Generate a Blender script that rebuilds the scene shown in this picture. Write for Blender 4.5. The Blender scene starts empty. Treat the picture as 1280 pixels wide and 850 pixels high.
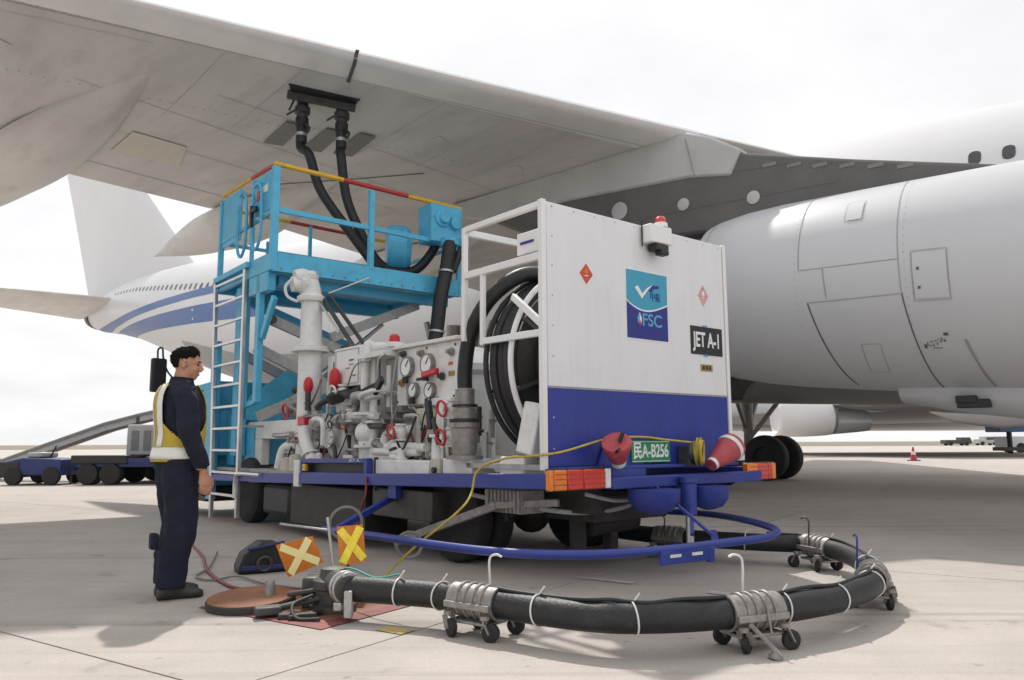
import bpy, bmesh, math, random
from mathutils import Vector, Matrix, Euler
R = math.radians
random.seed(7)
scene = bpy.context.scene
COL = scene.collection

# ------------------------------------------------------------------ camera
cam_data = bpy.data.cameras.new("camera")
cam = bpy.data.objects.new("camera", cam_data)
COL.objects.link(cam)
cam_data.sensor_width = 36.0
cam_data.lens = 980.0 / 1280.0 * 36.0
cam_data.clip_start = 0.05
cam_data.clip_end = 9000
PITCH = math.atan(128 / 980.0)
cam.matrix_world = Matrix.Translation((0, 0, 1.07)) @ Matrix.Rotation(math.pi / 2 + PITCH, 4, 'X') @ Matrix.Rotation(R(-0.25), 4, 'Z')
scene.camera = cam

# ------------------------------------------------------------------ sky and sun
SUN_VEC = Vector((-1.0, 4.5, 5.9)).normalized()
elev = math.asin(SUN_VEC.z)
azim = math.atan2(SUN_VEC.x, SUN_VEC.y)
world = bpy.data.worlds.new("World")
scene.world = world
world.use_nodes = True
nt = world.node_tree
nt.nodes.clear()
N = nt.nodes.new
out = N('ShaderNodeOutputWorld')
mix = N('ShaderNodeMixShader')
bg1 = N('ShaderNodeBackground')
bg2 = N('ShaderNodeBackground')
sky = N('ShaderNodeTexSky')
sky.sky_type = 'NISHITA'
sky.sun_disc = False
sky.sun_elevation = elev
sky.sun_rotation = azim
sky.dust_density = 3.0
bg1.inputs['Strength'].default_value = 0.10
nt.links.new(sky.outputs[0], bg1.inputs['Color'])
tc = N('ShaderNodeTexCoord')
sx = N('ShaderNodeSeparateXYZ')
nt.links.new(tc.outputs['Generated'], sx.inputs[0])
# cloud layer: direction projected on a flat ceiling, so that clouds shrink towards the horizon
addz = N('ShaderNodeMath'); addz.operation = 'MAXIMUM'; addz.inputs[1].default_value = 0.0
nt.links.new(sx.outputs['Z'], addz.inputs[0])
addz2 = N('ShaderNodeMath'); addz2.operation = 'ADD'; addz2.inputs[1].default_value = 0.22
nt.links.new(addz.outputs[0], addz2.inputs[0])
dv = N('ShaderNodeVectorMath'); dv.operation = 'DIVIDE'
cmb = N('ShaderNodeCombineXYZ')
nt.links.new(addz2.outputs[0], cmb.inputs[0]); nt.links.new(addz2.outputs[0], cmb.inputs[1])
cmb.inputs[2].default_value = 1.0
nt.links.new(tc.outputs['Generated'], dv.inputs[0]); nt.links.new(cmb.outputs[0], dv.inputs[1])
nz = N('ShaderNodeTexNoise'); nz.inputs['Scale'].default_value = 1.9; nz.inputs['Detail'].default_value = 7; nz.inputs['Roughness'].default_value = 0.55
nt.links.new(dv.outputs[0], nz.inputs['Vector'])
cr = N('ShaderNodeValToRGB')
cr.color_ramp.elements[0].position = 0.34; cr.color_ramp.elements[0].color = (0.885, 0.885, 0.905, 1)
cr.color_ramp.elements[1].position = 0.60; cr.color_ramp.elements[1].color = (1.0, 0.995, 1.0, 1)
nt.links.new(nz.outputs['Fac'], cr.inputs[0])
nt.links.new(cr.outputs[0], bg2.inputs['Color'])
bg2.inputs['Strength'].default_value = 1.06
mix.inputs[0].default_value = 0.93
nt.links.new(bg1.outputs[0], mix.inputs[1]); nt.links.new(bg2.outputs[0], mix.inputs[2])
nt.links.new(mix.outputs[0], out.inputs[0])

sun_data = bpy.data.lights.new("sun", 'SUN')
sun_data.energy = 3.4
sun_data.angle = R(1.2)
sun_data.color = (1.0, 0.95, 0.88)
sun = bpy.data.objects.new("sun", sun_data)
COL.objects.link(sun)
sun.rotation_euler = (-SUN_VEC).to_track_quat('-Z', 'Y').to_euler()
sun.location = SUN_VEC * 80

scene.view_settings.view_transform = 'Standard'
scene.view_settings.look = 'None'
scene.view_settings.exposure = 0.0
scene.view_settings.gamma = 1.0

# ------------------------------------------------------------------ materials
def mat(name, col, rough=0.5, metal=0.0, var=0.10, scale=6.0, bump=0.0, bscale=60.0, dirt=0.0, dirtcol=(0.09, 0.08, 0.07), emit=0.0, spec=0.5, coat=0.0, stretch=None):
    m = bpy.data.materials.new(name)
    m.use_nodes = True
    t = m.node_tree; n = t.nodes; L = t.links.new
    b = n['Principled BSDF']
    b.inputs['Roughness'].default_value = rough
    b.inputs['Metallic'].default_value = metal
    b.inputs['Specular IOR Level'].default_value = spec
    if coat: b.inputs['Coat Weight'].default_value = coat
    tc = n.new('ShaderNodeTexCoord')
    src = tc.outputs['Object']
    if stretch:
        mp = n.new('ShaderNodeMapping'); mp.inputs['Scale'].default_value = stretch
        L(src, mp.inputs['Vector']); src = mp.outputs[0]
    nz = n.new('ShaderNodeTexNoise'); nz.inputs['Scale'].default_value = scale; nz.inputs['Detail'].default_value = 6
    nz.inputs['Roughness'].default_value = 0.62
    L(src, nz.inputs['Vector'])
    mr = n.new('ShaderNodeMapRange'); mr.inputs[1].default_value = 0.3; mr.inputs[2].default_value = 0.7
    mr.inputs[3].default_value = 1 - var; mr.inputs[4].default_value = 1 + var
    L(nz.outputs['Fac'], mr.inputs[0])
    mx = n.new('ShaderNodeMix'); mx.data_type = 'RGBA'; mx.blend_type = 'MULTIPLY'; mx.inputs[0].default_value = 1
    mx.inputs[6].default_value = (*col, 1)
    L(mr.outputs[0], mx.inputs[7])
    cout = mx.outputs[2]
    if dirt > 0:
        n2 = n.new('ShaderNodeTexNoise'); n2.inputs['Scale'].default_value = scale * 2.3; n2.inputs['Detail'].default_value = 9
        n2.inputs['Roughness'].default_value = 0.7
        L(src, n2.inputs['Vector'])
        r2 = n.new('ShaderNodeMapRange'); r2.inputs[1].default_value = 0.52; r2.inputs[2].default_value = 0.75
        r2.inputs[3].default_value = 0; r2.inputs[4].default_value = dirt
        L(n2.outputs['Fac'], r2.inputs[0])
        m2 = n.new('ShaderNodeMix'); m2.data_type = 'RGBA'
        L(r2.outputs[0], m2.inputs[0]); L(cout, m2.inputs[6]); m2.inputs[7].default_value = (*dirtcol, 1)
        cout = m2.outputs[2]
        r3 = n.new('ShaderNodeMapRange'); r3.inputs[3].default_value = rough; r3.inputs[4].default_value = min(1, rough + 0.35)
        L(r2.outputs[0], r3.inputs[0]); L(r3.outputs[0], b.inputs['Roughness'])
    L(cout, b.inputs['Base Color'])
    if bump > 0:
        n3 = n.new('ShaderNodeTexNoise'); n3.inputs['Scale'].default_value = bscale; n3.inputs['Detail'].default_value = 4
        L(src, n3.inputs['Vector'])
        bp = n.new('ShaderNodeBump'); bp.inputs['Strength'].default_value = bump; bp.inputs['Distance'].default_value = 0.01
        L(n3.outputs['Fac'], bp.inputs['Height']); L(bp.outputs[0], b.inputs['Normal'])
    if emit > 0:
        L(cout, b.inputs['Emission Color']); b.inputs['Emission Strength'].default_value = emit
    return m

M = {}
M['white_paint'] = mat('white_paint', (0.78, 0.78, 0.78), 0.38, var=0.04, scale=2.0, dirt=0.10, dirtcol=(0.4, 0.38, 0.34))
M['panel_white'] = mat('panel_white', (0.74, 0.75, 0.77), 0.40, var=0.035, scale=1.6, dirt=0.30, dirtcol=(0.48, 0.465, 0.44), bump=0.12, bscale=2.2, stretch=(2.2, 1, .45))
M['pipe_white'] = mat('pipe_white', (0.74, 0.74, 0.72), 0.42, var=0.08, scale=5.0, dirt=0.32, dirtcol=(0.22, 0.20, 0.17))
M['grime_grey'] = mat('grime_grey', (0.42, 0.42, 0.41), 0.55, var=0.15, scale=7, dirt=0.6)
M['beige'] = mat('beige_paint', (0.55, 0.52, 0.42), 0.5, var=0.08, dirt=0.35)
M['blue'] = mat('royal_blue_paint', (0.028, 0.048, 0.27), 0.42, var=0.12, scale=3, dirt=0.14, dirtcol=(0.10, 0.11, 0.17))
M['navy_panel'] = mat('navy_panel_paint', (0.024, 0.042, 0.28), 0.42, var=0.12, scale=2.0, dirt=0.35, dirtcol=(0.08, 0.095, 0.24), bump=0.12, bscale=2.2, stretch=(2.2, 1, .5))
M['sky_blue'] = mat('sky_blue_paint', (0.085, 0.46, 0.70), 0.45, var=0.12, scale=3, dirt=0.45, dirtcol=(0.12, 0.16, 0.18), bump=0.08, bscale=9)
M['yellow'] = mat('yellow_paint', (0.72, 0.42, 0.03), 0.45, var=0.15, scale=8, dirt=0.3)
M['red'] = mat('red_paint', (0.45, 0.035, 0.03), 0.45, var=0.15, scale=8, dirt=0.25)
M['bright_red'] = mat('bright_red_enamel', (0.55, 0.02, 0.03), 0.35, var=0.1)
M['rubber'] = mat('black_rubber', (0.018, 0.018, 0.019), 0.55, var=0.25, scale=12, bump=0.25, bscale=90, dirt=0.18, dirtcol=(0.10, 0.095, 0.09))
M['hose'] = mat('hose_rubber', (0.015, 0.0155, 0.017), 0.52, var=0.3, scale=9, dirt=0.42, dirtcol=(0.085, 0.08, 0.075), bump=0.3, bscale=60)
M['tyre'] = mat('tyre_rubber', (0.022, 0.021, 0.021), 0.75, var=0.2, scale=10, dirt=0.35, dirtcol=(0.11, 0.10, 0.09))
M['black'] = mat('black_paint', (0.02, 0.02, 0.021), 0.5, var=0.2, dirt=0.25)
M['underbody'] = mat('oily_underbody', (0.035, 0.033, 0.031), 0.6, var=0.3, scale=5, dirt=0.4, dirtcol=(0.10, 0.09, 0.08))
M['steel'] = mat('galvanised_steel', (0.46, 0.46, 0.46), 0.38, 0.75, var=0.15, scale=14, dirt=0.4, dirtcol=(0.16, 0.13, 0.11))
M['dull_steel'] = mat('dull_cast_steel', (0.30, 0.285, 0.27), 0.5, 0.45, var=0.25, scale=18, dirt=0.5, dirtcol=(0.13, 0.09, 0.07), bump=0.2)
M['alu'] = mat('aluminium', (0.62, 0.62, 0.62), 0.32, 0.8, var=0.1, scale=9, dirt=0.2, dirtcol=(0.3, 0.29, 0.28))
M['dark_metal'] = mat('dark_metal', (0.07, 0.068, 0.065), 0.5, 0.3, var=0.25, scale=9, dirt=0.4, dirtcol=(0.15, 0.13, 0.11))
M['orange_lens'] = mat('orange_lens', (0.75, 0.20, 0.015), 0.25, var=0.15, scale=30, coat=0.5)
M['red_lens'] = mat('red_lens', (0.60, 0.035, 0.02), 0.25, var=0.15, scale=30, coat=0.5)
M['orange'] = mat('orange_reflective', (0.66, 0.21, 0.02), 0.4, var=0.15, scale=9, dirt=0.3, dirtcol=(0.25, 0.09, 0.03))
M['x_pale'] = mat('pale_yellow_reflector', (1.0, 0.94, 0.46), 0.3, var=0.05, scale=12)
M['x_yellow'] = mat('yellow_reflector', (0.98, 0.78, 0.06), 0.3, var=0.2, scale=22)
M['cone_red'] = mat('faded_cone_red', (0.42, 0.065, 0.075), 0.55, var=0.2, scale=12, dirt=0.45, dirtcol=(0.30, 0.15, 0.14))
M['reflect_white'] = mat('reflective_white', (0.75, 0.74, 0.72), 0.4, var=0.12, scale=15, dirt=0.2)
M['rope'] = mat('yellow_cable', (0.50, 0.37, 0.05), 0.6, var=0.25, scale=20)
M['red_cord'] = mat('dark_red_cord', (0.22, 0.03, 0.03), 0.5, var=0.2)
M['grey_cord'] = mat('grey_cord', (0.20, 0.20, 0.18), 0.6, var=0.2)
M['green_cord'] = mat('teal_cord', (0.10, 0.45, 0.40), 0.5)
M['tie'] = mat('white_cable_tie', (0.72, 0.72, 0.70), 0.45)
M['glass'] = mat('dark_glass', (0.02, 0.025, 0.03), 0.06, var=0.05, spec=0.8)
M['plate_green'] = mat('plate_green', (0.02, 0.25, 0.10), 0.4)
M['sign_black'] = mat('sign_black', (0.02, 0.022, 0.022), 0.45)
M['sign_teal'] = mat('sign_teal', (0.045, 0.33, 0.50), 0.4, var=0.05)
M['sign_navy'] = mat('sign_navy', (0.018, 0.028, 0.22), 0.4, var=0.05)
M['sign_white'] = mat('sign_white', (0.8, 0.8, 0.8), 0.4)
M['sign_cyan'] = mat('sign_cyan', (0.10, 0.38, 0.62), 0.4)
M['brass'] = mat('brass_plate', (0.36, 0.25, 0.09), 0.45, 0.2)
M['decal_red'] = mat('decal_red', (0.60, 0.07, 0.05), 0.45)
M['decal_faded'] = mat('decal_faded_red', (0.62, 0.33, 0.33), 0.5, var=0.2, scale=12)
# aircraft
M['wing_grey'] = mat('wing_grey_paint', (0.60, 0.585, 0.555), 0.38, var=0.13, scale=0.9, dirt=0.32, dirtcol=(0.24, 0.23, 0.21), stretch=(0.35, 1.3, 1))
M['slat'] = mat('slat_metal', (0.80, 0.79, 0.78), 0.30, 0.1, var=0.06, scale=2)
M['air_white'] = mat('aircraft_white', (0.66, 0.66, 0.67), 0.32, var=0.02, scale=0.6, dirt=0.04, dirtcol=(0.5, 0.5, 0.5))
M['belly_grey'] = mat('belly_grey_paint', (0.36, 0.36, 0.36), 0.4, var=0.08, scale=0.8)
M['cowl'] = mat('cowl_grey_paint', (0.55, 0.56, 0.58), 0.40, 0.05, var=0.025, scale=1.0, dirt=0.06, dirtcol=(0.32, 0.31, 0.30))
M['cowl_core'] = mat('core_cowl_metal', (0.45, 0.47, 0.49), 0.35, 0.4, var=0.1)
M['pylon_dark'] = mat('pylon_dark_grey', (0.115, 0.108, 0.104), 0.5, var=0.12, scale=2.2, dirt=0.25, dirtcol=(0.06, 0.055, 0.05))
M['pylon_light'] = mat('pylon_light_grey', (0.46, 0.46, 0.45), 0.4, var=0.08, scale=1.5, dirt=0.12)
M['seam'] = mat('seam_dark', (0.12, 0.115, 0.11), 0.6)
M['soft_seam'] = mat('seam_grey', (0.33, 0.325, 0.315), 0.6)
M['patch_beige'] = mat('beige_primer_panel', (0.62, 0.59, 0.52), 0.5, var=0.05)
M['patch_grey'] = mat('grey_part_and_shadow', (0.20, 0.195, 0.185), 0.5, var=0.1)  # plain grey parts, and the door shadows painted under the wing
M['stripe_blue'] = mat('stripe_blue', (0.06, 0.13, 0.33), 0.35, var=0.04)
M['far_blue'] = mat('trailer_blue', (0.02, 0.032, 0.14), 0.5, var=0.15)
M['far_grey'] = mat('far_grey', (0.42, 0.42, 0.41), 0.5, var=0.1)
# person
M['skin'] = mat('skin', (0.46, 0.235, 0.15), 0.5, var=0.10, scale=14)
M['navy_cloth'] = mat('navy_cloth', (0.008, 0.010, 0.026), 0.9, var=0.3, scale=9, bump=0.5, bscale=14)
M['boot'] = mat('boot_leather', (0.03, 0.026, 0.022), 0.55, var=0.2, dirt=0.4, dirtcol=(0.1, 0.09, 0.08))
M['hair'] = mat('black_hair', (0.008, 0.007, 0.007), 0.85, var=0.3, scale=40, bump=0.8, bscale=55, spec=0.15)
M['vest'] = mat('vest_yellow', (0.50, 0.37, 0.045), 0.7, var=0.12, scale=14, bump=0.3, bscale=25)
M['vest_tape'] = mat('vest_reflective_tape', (0.80, 0.80, 0.76), 0.35, var=0.06)
M['eye'] = mat('eye_dark', (0.015, 0.012, 0.01), 0.2)
M['lip'] = mat('lip', (0.33, 0.12, 0.09), 0.5)

def ground_mat(name, base, joint_var=True):
    m = bpy.data.materials.new(name); m.use_nodes = True
    t = m.node_tree; n = t.nodes; L = t.links.new
    b = n['Principled BSDF']; b.inputs['Roughness'].default_value = 0.85
    b.inputs['Specular IOR Level'].default_value = 0.3
    g = n.new('ShaderNodeNewGeometry')
    def noise(scale, det, rough=0.6, vec=None):
        z = n.new('ShaderNodeTexNoise'); z.inputs['Scale'].default_value = scale; z.inputs['Detail'].default_value = det
        z.inputs['Roughness'].default_value = rough
        L(vec or g.outputs['Position'], z.inputs['Vector']); return z.outputs['Fac']
    def mr(x, a0, a1, b0, b1):
        r = n.new('ShaderNodeMapRange'); r.inputs[1].default_value = a0; r.inputs[2].default_value = a1
        r.inputs[3].default_value = b0; r.inputs[4].default_value = b1; L(x, r.inputs[0]); return r.outputs[0]
    def mul(x, y):
        r = n.new('ShaderNodeMath'); r.operation = 'MULTIPLY'; L(x, r.inputs[0]); L(y, r.inputs[1]); return r.outputs[0]
    big = mr(noise(0.22, 5), 0.3, 0.7, 0.90, 1.08)
    mid = mr(noise(1.7, 7, 0.65), 0.3, 0.7, 0.91, 1.07)
    fine = mr(noise(55, 4, 0.7), 0.3, 0.7, 0.90, 1.09)
    mp = n.new('ShaderNodeMapping'); mp.inputs['Rotation'].default_value = (0, 0, R(33)); mp.inputs['Scale'].default_value = (0.25, 3.2, 1)
    L(g.outputs['Position'], mp.inputs['Vector'])
    streak = mr(noise(1.6, 5, 0.6, mp.outputs[0]), 0.45, 0.75, 1.0, 0.88)
    spots = mr(noise(2.6, 3, 0.5), 0.64, 0.72, 1.0, 0.78)
    # rubber marks: two directions of long thin smears
    def smear(rot, a, b, lo):
        q = n.new('ShaderNodeMapping'); q.inputs['Rotation'].default_value = (0, 0, R(rot)); q.inputs['Scale'].default_value = (0.06, 2.6, 1)
        L(g.outputs['Position'], q.inputs['Vector']); return mr(noise(1.1, 4, 0.55, q.outputs[0]), a, b, 1.0, lo)
    tyre = mul(smear(-28, 0.60, 0.70, 0.80), smear(52, 0.63, 0.72, 0.86))
    drops = mr(noise(11, 2, 0.4), 0.70, 0.76, 1.0, 0.72)
    v = mul(mul(mul(mul(big, mid), mul(fine, streak)), spots), mul(tyre, drops))
    if joint_var:
        oi = n.new('ShaderNodeObjectInfo')
        v = mul(v, mr(oi.outputs['Random'], 0, 1, 0.95, 1.04))
    mx = n.new('ShaderNodeMix'); mx.data_type = 'RGBA'; mx.blend_type = 'MULTIPLY'; mx.inputs[0].default_value = 1
    mx.inputs[6].default_value = (*base, 1); L(v, mx.inputs[7]); L(mx.outputs[2], b.inputs['Base Color'])
    bp = n.new('ShaderNodeBump'); bp.inputs['Strength'].default_value = 0.25; bp.inputs['Distance'].default_value = 0.006
    L(noise(70, 5, 0.7), bp.inputs['Height']); L(bp.outputs[0], b.inputs['Normal'])
    return m
M['concrete'] = ground_mat('apron_concrete', (0.465, 0.423, 0.388))
M['concrete_far'] = ground_mat('apron_concrete_far', (0.47, 0.43, 0.40), False)
M['joint'] = mat('joint_filler', (0.10, 0.095, 0.09), 0.9, var=0.2)
M['grass'] = mat('dry_grass', (0.20, 0.18, 0.13), 0.95, var=0.2, scale=0.05)
M['pit_orange'] = mat('worn_orange_paint', (0.27, 0.115, 0.06), 0.7, var=0.25, scale=6, dirt=0.55, dirtcol=(0.22, 0.13, 0.09))
M['pit_red'] = mat('worn_red_paint', (0.25, 0.07, 0.065), 0.7, var=0.25, scale=7, dirt=0.5, dirtcol=(0.25, 0.17, 0.15))
M['mark_yellow'] = mat('worn_yellow_paint', (0.52, 0.38, 0.14), 0.8, var=0.2, scale=9, dirt=0.5, dirtcol=(0.35, 0.31, 0.26))
M['mark_white'] = mat('mottled_off_white', (0.52, 0.49, 0.46), 0.8, var=0.2, scale=9, dirt=0.75, dirtcol=(0.36, 0.33, 0.30))

# ------------------------------------------------------------------ mesh helpers
class MB:
    def __init__(s, T=None):
        s.v = []; s.f = []; s.T = T
    def pts(s, P):
        i = len(s.v)
        for p in P:
            p = tuple(p)
            s.v.append(s.T(p) if s.T else p)
        return i
    def box(s, c, d, rot=None):
        hx, hy, hz = d[0] / 2, d[1] / 2, d[2] / 2
        P = [Vector((x, y, z)) for z in (-hz, hz) for y in (-hy, hy) for x in (-hx, hx)]
        if rot is not None:
            m = rot.to_matrix() if isinstance(rot, Euler) else rot
            P = [m @ p for p in P]
        i = s.pts([p + Vector(c) for p in P])
        for q in ((0, 2, 3, 1), (4, 5, 7, 6), (0, 1, 5, 4), (2, 6, 7, 3), (0, 4, 6, 2), (1, 3, 7, 5)):
            s.f.append(tuple(i + k for k in q))
        return s
    def bb(s, x0, x1, y0, y1, z0, z1):
        return s.box(((x0 + x1) / 2, (y0 + y1) / 2, (z0 + z1) / 2), (abs(x1 - x0), abs(y1 - y0), abs(z1 - z0)))
    def bar(s, p, q, w, h=None, up=(0, 0, 1)):
        h = h or w; p = Vector(p); q = Vector(q); d = (q - p); L = d.length; d.normalize()
        upv = Vector(up)
        if abs(d.dot(upv)) > 0.98: upv = Vector((0, 1, 0)) if abs(d.y) < .9 else Vector((1, 0, 0))
        sx = d.cross(upv).normalized(); uz = sx.cross(d).normalized()
        m = Matrix((sx, d, uz)).transposed()
        return s.box((p + q) / 2, (w, L, h), m)
    def ring(s, c, ax, r, n, ry=None, ref=None):
        ax = Vector(ax).normalized()
        ref = Vector(ref) if ref else (Vector((0, 0, 1)) if abs(ax.z) < 0.9 else Vector((1, 0, 0)))
        x = ref.cross(ax).normalized(); y = ax.cross(x).normalized()
        ry = r if ry is None else ry
        return [Vector(c) + x * (r * math.cos(2 * math.pi * k / n)) + y * (ry * math.sin(2 * math.pi * k / n)) for k in range(n)]
    def loft(s, rings, cap0=True, cap1=True):
        n = len(rings[0]); idx = [s.pts(r) for r in rings]
        for a, b in zip(idx[:-1], idx[1:]):
            for k in range(n):
                k2 = (k + 1) % n
                s.f.append((a + k, a + k2, b + k2, b + k))
        if cap0: s.f.append(tuple(idx[0] + k for k in reversed(range(n))))
        if cap1: s.f.append(tuple(idx[-1] + k for k in range(n)))
        return s
    def cyl(s, p, q, r, r2=None, n=16, cap=True):
        p = Vector(p); q = Vector(q); ax = q - p; r2 = r if r2 is None else r2
        return s.loft([s.ring(p, ax, r, n), s.ring(q, ax, r2, n)], cap, cap)
    def lathe(s, p, ax, prof, n=24, cap=True):
        p = Vector(p); ax = Vector(ax).normalized()
        return s.loft([s.ring(p + ax * h, ax, max(r, 1e-4), n) for h, r in prof], cap, cap)
    def tube(s, path, r, n=8, closed=False, cap=True):
        P = [Vector(p) for p in path]; m = len(P)
        tang = []
        for k in range(m):
            a = P[k - 1] if (k > 0 or closed) else P[k]
            b = P[(k + 1) % m] if (k < m - 1 or closed) else P[k]
            tang.append((b - a).normalized())
        ref = Vector((0, 0, 1)) if abs(tang[0].z) < 0.9 else Vector((1, 0, 0))
        x = ref.cross(tang[0]).normalized()
        rings = []
        for k in range(m):
            t = tang[k]
            x = (x - t * x.dot(t)).normalized(); y = t.cross(x)
            rr = r[k] if isinstance(r, (list, tuple)) else r
            rings.append([P[k] + x * (rr * math.cos(2 * math.pi * j / n)) + y * (rr * math.sin(2 * math.pi * j / n)) for j in range(n)])
        if closed:
            rings.append(rings[0])
            return s.loft(rings, False, False)
        return s.loft(rings, cap, cap)
    def torus(s, c, ax, R_, r, n=32, m=8, a0=0, a1=360):
        base = s.ring(c, ax, R_, 360)
        closed = (a1 - a0) >= 360
        k = n if closed else n + 1
        path = [base[int(a0 + (a1 - a0) * j / n) % 360] for j in range(k)]
        return s.tube(path, r, m, closed)
    def sphere(s, c, r, n=12, m=8, sc=(1, 1, 1)):
        c = Vector(c); rings = []
        for j in range(m + 1):
            a = math.pi * j / m
            rr = max(math.sin(a), 1e-3)
            rings.append([c + Vector((r * sc[0] * rr * math.cos(2 * math.pi * k / n), r * sc[1] * rr * math.sin(2 * math.pi * k / n), -r * sc[2] * math.cos(a))) for k in range(n)])
        return s.loft(rings, True, True)
    def prism(s, poly, fn, d):
        """poly: 2D outline, fn(x,y,h) -> 3D; extruded from h=0 to h=d"""
        n = len(poly)
        i = s.pts([fn(x, y, 0) for x, y in poly]); j = s.pts([fn(x, y, d) for x, y in poly])
        s.f.append(tuple(i + k for k in reversed(range(n)))); s.f.append(tuple(j + k for k in range(n)))
        for k in range(n):
            k2 = (k + 1) % n
            s.f.append((i + k, i + k2, j + k2, j + k))
        return s
    def quad(s, *P):
        i = s.pts(P); s.f.append(tuple(range(i, i + len(P)))); return s
    def build(s, name, m, parent=None, bevel=0, smooth=True, angle=35, loc=None):
        me = bpy.data.meshes.new(name)
        me.from_pydata(s.v, [], s.f)
        bm = bmesh.new(); bm.from_mesh(me)
        bmesh.ops.recalc_face_normals(bm, faces=bm.faces)
        bm.to_mesh(me); bm.free()
        me.materials.append(M[m] if isinstance(m, str) else m)
        if smooth:
            me.shade_smooth(); me.set_sharp_from_angle(angle=R(angle))
        o = bpy.data.objects.new(name, me); COL.objects.link(o)
        if parent: o.parent = parent
        if loc: o.location = loc
        if bevel:
            b = o.modifiers.new('bevel', 'BEVEL'); b.width = bevel; b.segments = 2; b.limit_method = 'ANGLE'; b.angle_limit = R(50)
            b.harden_normals = False
        return o

def tag(o, label=None, cat=None, group=None, kind=None):
    if label: o['label'] = label
    if cat: o['category'] = cat
    if group: o['group'] = group
    if kind: o['kind'] = kind
    return o
def empty(name, loc=(0, 0, 0), rz=0, label=None, cat=None, group=None):
    o = bpy.data.objects.new(name, None); COL.objects.link(o)
    o.empty_display_size = 0.2
    o.location = loc; o.rotation_euler = (0, 0, rz)
    return tag(o, label, cat, group)
def copy_tree(o, parent=None):
    c = o.copy(); COL.objects.link(c)
    if parent: c.parent = parent
    for ch in list(o.children): copy_tree(ch, c)
    return c
def catmull(P, sub=8):
    P = [Vector(p) for p in P]; out = []
    Q = [P[0] * 2 - P[1]] + P + [P[-1] * 2 - P[-2]]
    for i in range(1, len(Q) - 2):
        for k in range(sub):
            t = k / sub
            a, b, c, d = Q[i - 1], Q[i], Q[i + 1], Q[i + 2]
            out.append(0.5 * ((2 * b) + (c - a) * t + (2 * a - 5 * b + 4 * c - d) * t * t + (3 * b - a - 3 * c + d) * t ** 3))
    out.append(P[-1]); return out
side_scene = bpy.data.scenes.new('side')
def mesh_from(o):
    """evaluated mesh of one object, worked out in an otherwise empty scene to stay quick"""
    side_scene.collection.objects.link(o)
    vl = side_scene.view_layers[0]; vl.update()
    dg = vl.depsgraph
    me = bpy.data.meshes.new_from_object(o.evaluated_get(dg), depsgraph=dg)
    bpy.data.objects.remove(o)
    return me
def text_obj(name, body, size, fn, m, parent, width=None, ext=0.0015, bold=0.0, shear=0.0):
    cu = bpy.data.curves.new(name, 'FONT'); cu.body = body; cu.size = size; cu.extrude = ext; cu.offset = bold; cu.shear = shear
    cu.align_x = 'CENTER'; cu.align_y = 'CENTER'
    me = mesh_from(bpy.data.objects.new(name, cu))
    xs = [v.co.x for v in me.vertices]; k = 1.0
    if width and xs: k = width / (max(xs) - min(xs))
    mb = MB()
    mb.v = [tuple(fn(v.co.x * k, v.co.y, v.co.z)) for v in me.vertices]
    mb.f = [tuple(p.vertices) for p in me.polygons]
    bpy.data.meshes.remove(me)
    return mb.build(name, m, parent, smooth=False)

# ------------------------------------------------------------------ ground
g = MB(); g.quad((-4000, -300, -0.014), (4000, -300, -0.014), (4000, 6000, -0.014), (-4000, 6000, -0.014))
ground = tag(g.build('ground', 'concrete_far', smooth=False), kind='structure')
E1 = Vector((0.835, -0.55, 0)); E2 = Vector((0.55, 0.835, 0))
GA = math.atan2(E1.y, E1.x)
Q1, Q2, SL = -3.04, 2.30, 5.0
jm = MB()
c0 = E1 * (Q1 - 6 * SL) + E2 * (Q2 - 2 * SL)
w1, w2 = E1 * (16 * SL), E2 * (11 * SL)
jm.quad(*[p + Vector((0, 0, -0.009)) for p in (c0, c0 + w1, c0 + w1 + w2, c0 + w2)])
jm.build('joint_filler', 'joint', ground, smooth=False)
sm = MB(); hs = SL / 2 - 0.006
sm.bb(-hs, hs, -hs, hs, -0.008, 0)
slab0 = sm.build('concrete_slab', 'concrete', ground, smooth=False)
first = True
for i in range(-6, 10):
    for j in range(-2, 9):
        o = slab0 if first else slab0.copy()
        if not first: COL.objects.link(o)
        first = False
        o.parent = ground
        p = E1 * (Q1 + (i + .5) * SL) + E2 * (Q2 + (j + .5) * SL)
        o.location = (p.x, p.y, random.uniform(-0.0012, 0.0012)); o.rotation_euler = (0, 0, GA)
def G(a, b, z=0.0):
    p = E1 * a + E2 * b; return Vector((p.x, p.y, z))
# painted square round the pit
fc = Vector((-1.11, 4.70, 0)); a0 = fc.dot(E1); b0 = fc.dot(E2)
mk = MB()
for (x0, x1, y0, y1) in ((-1.15, 0, 0, .13), (-1.15, 0, .92, 1.05), (-1.15, -1.02, .13, .92), (-.13, 0, .13, .92)):
    mk.quad(*[G(a0 + x, b0 + y, 0.006) for x, y in ((x0, y0), (x1, y0), (x1, y1), (x0, y1))])
tag(mk.build('painted_border', 'pit_red', smooth=False), kind='structure')
mk = MB(); mk.quad(*[G(a0 + x, b0 + y, 0.006) for x, y in ((-1.02, .13), (-.13, .13), (-.13, .92), (-1.02, .92))])
tag(mk.build('painted_square', 'pit_orange', smooth=False), kind='structure')
mk = MB()
c = Vector((-0.68, 4.68, 0)); ca, cb = c.dot(E1), c.dot(E2)
mk.quad(*[G(ca + x, cb + y, 0.006) for x, y in ((-.1, -.06), (.1, -.06), (.1, .06), (-.1, .06))])
tag(mk.build('painted_mark', 'mark_yellow', smooth=False), kind='structure')
mk = MB()  # two flat off-white rectangles just above the slabs
c = Vector((0.72, 6.3, 0)); ca, cb = c.dot(E1), c.dot(E2)
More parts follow.
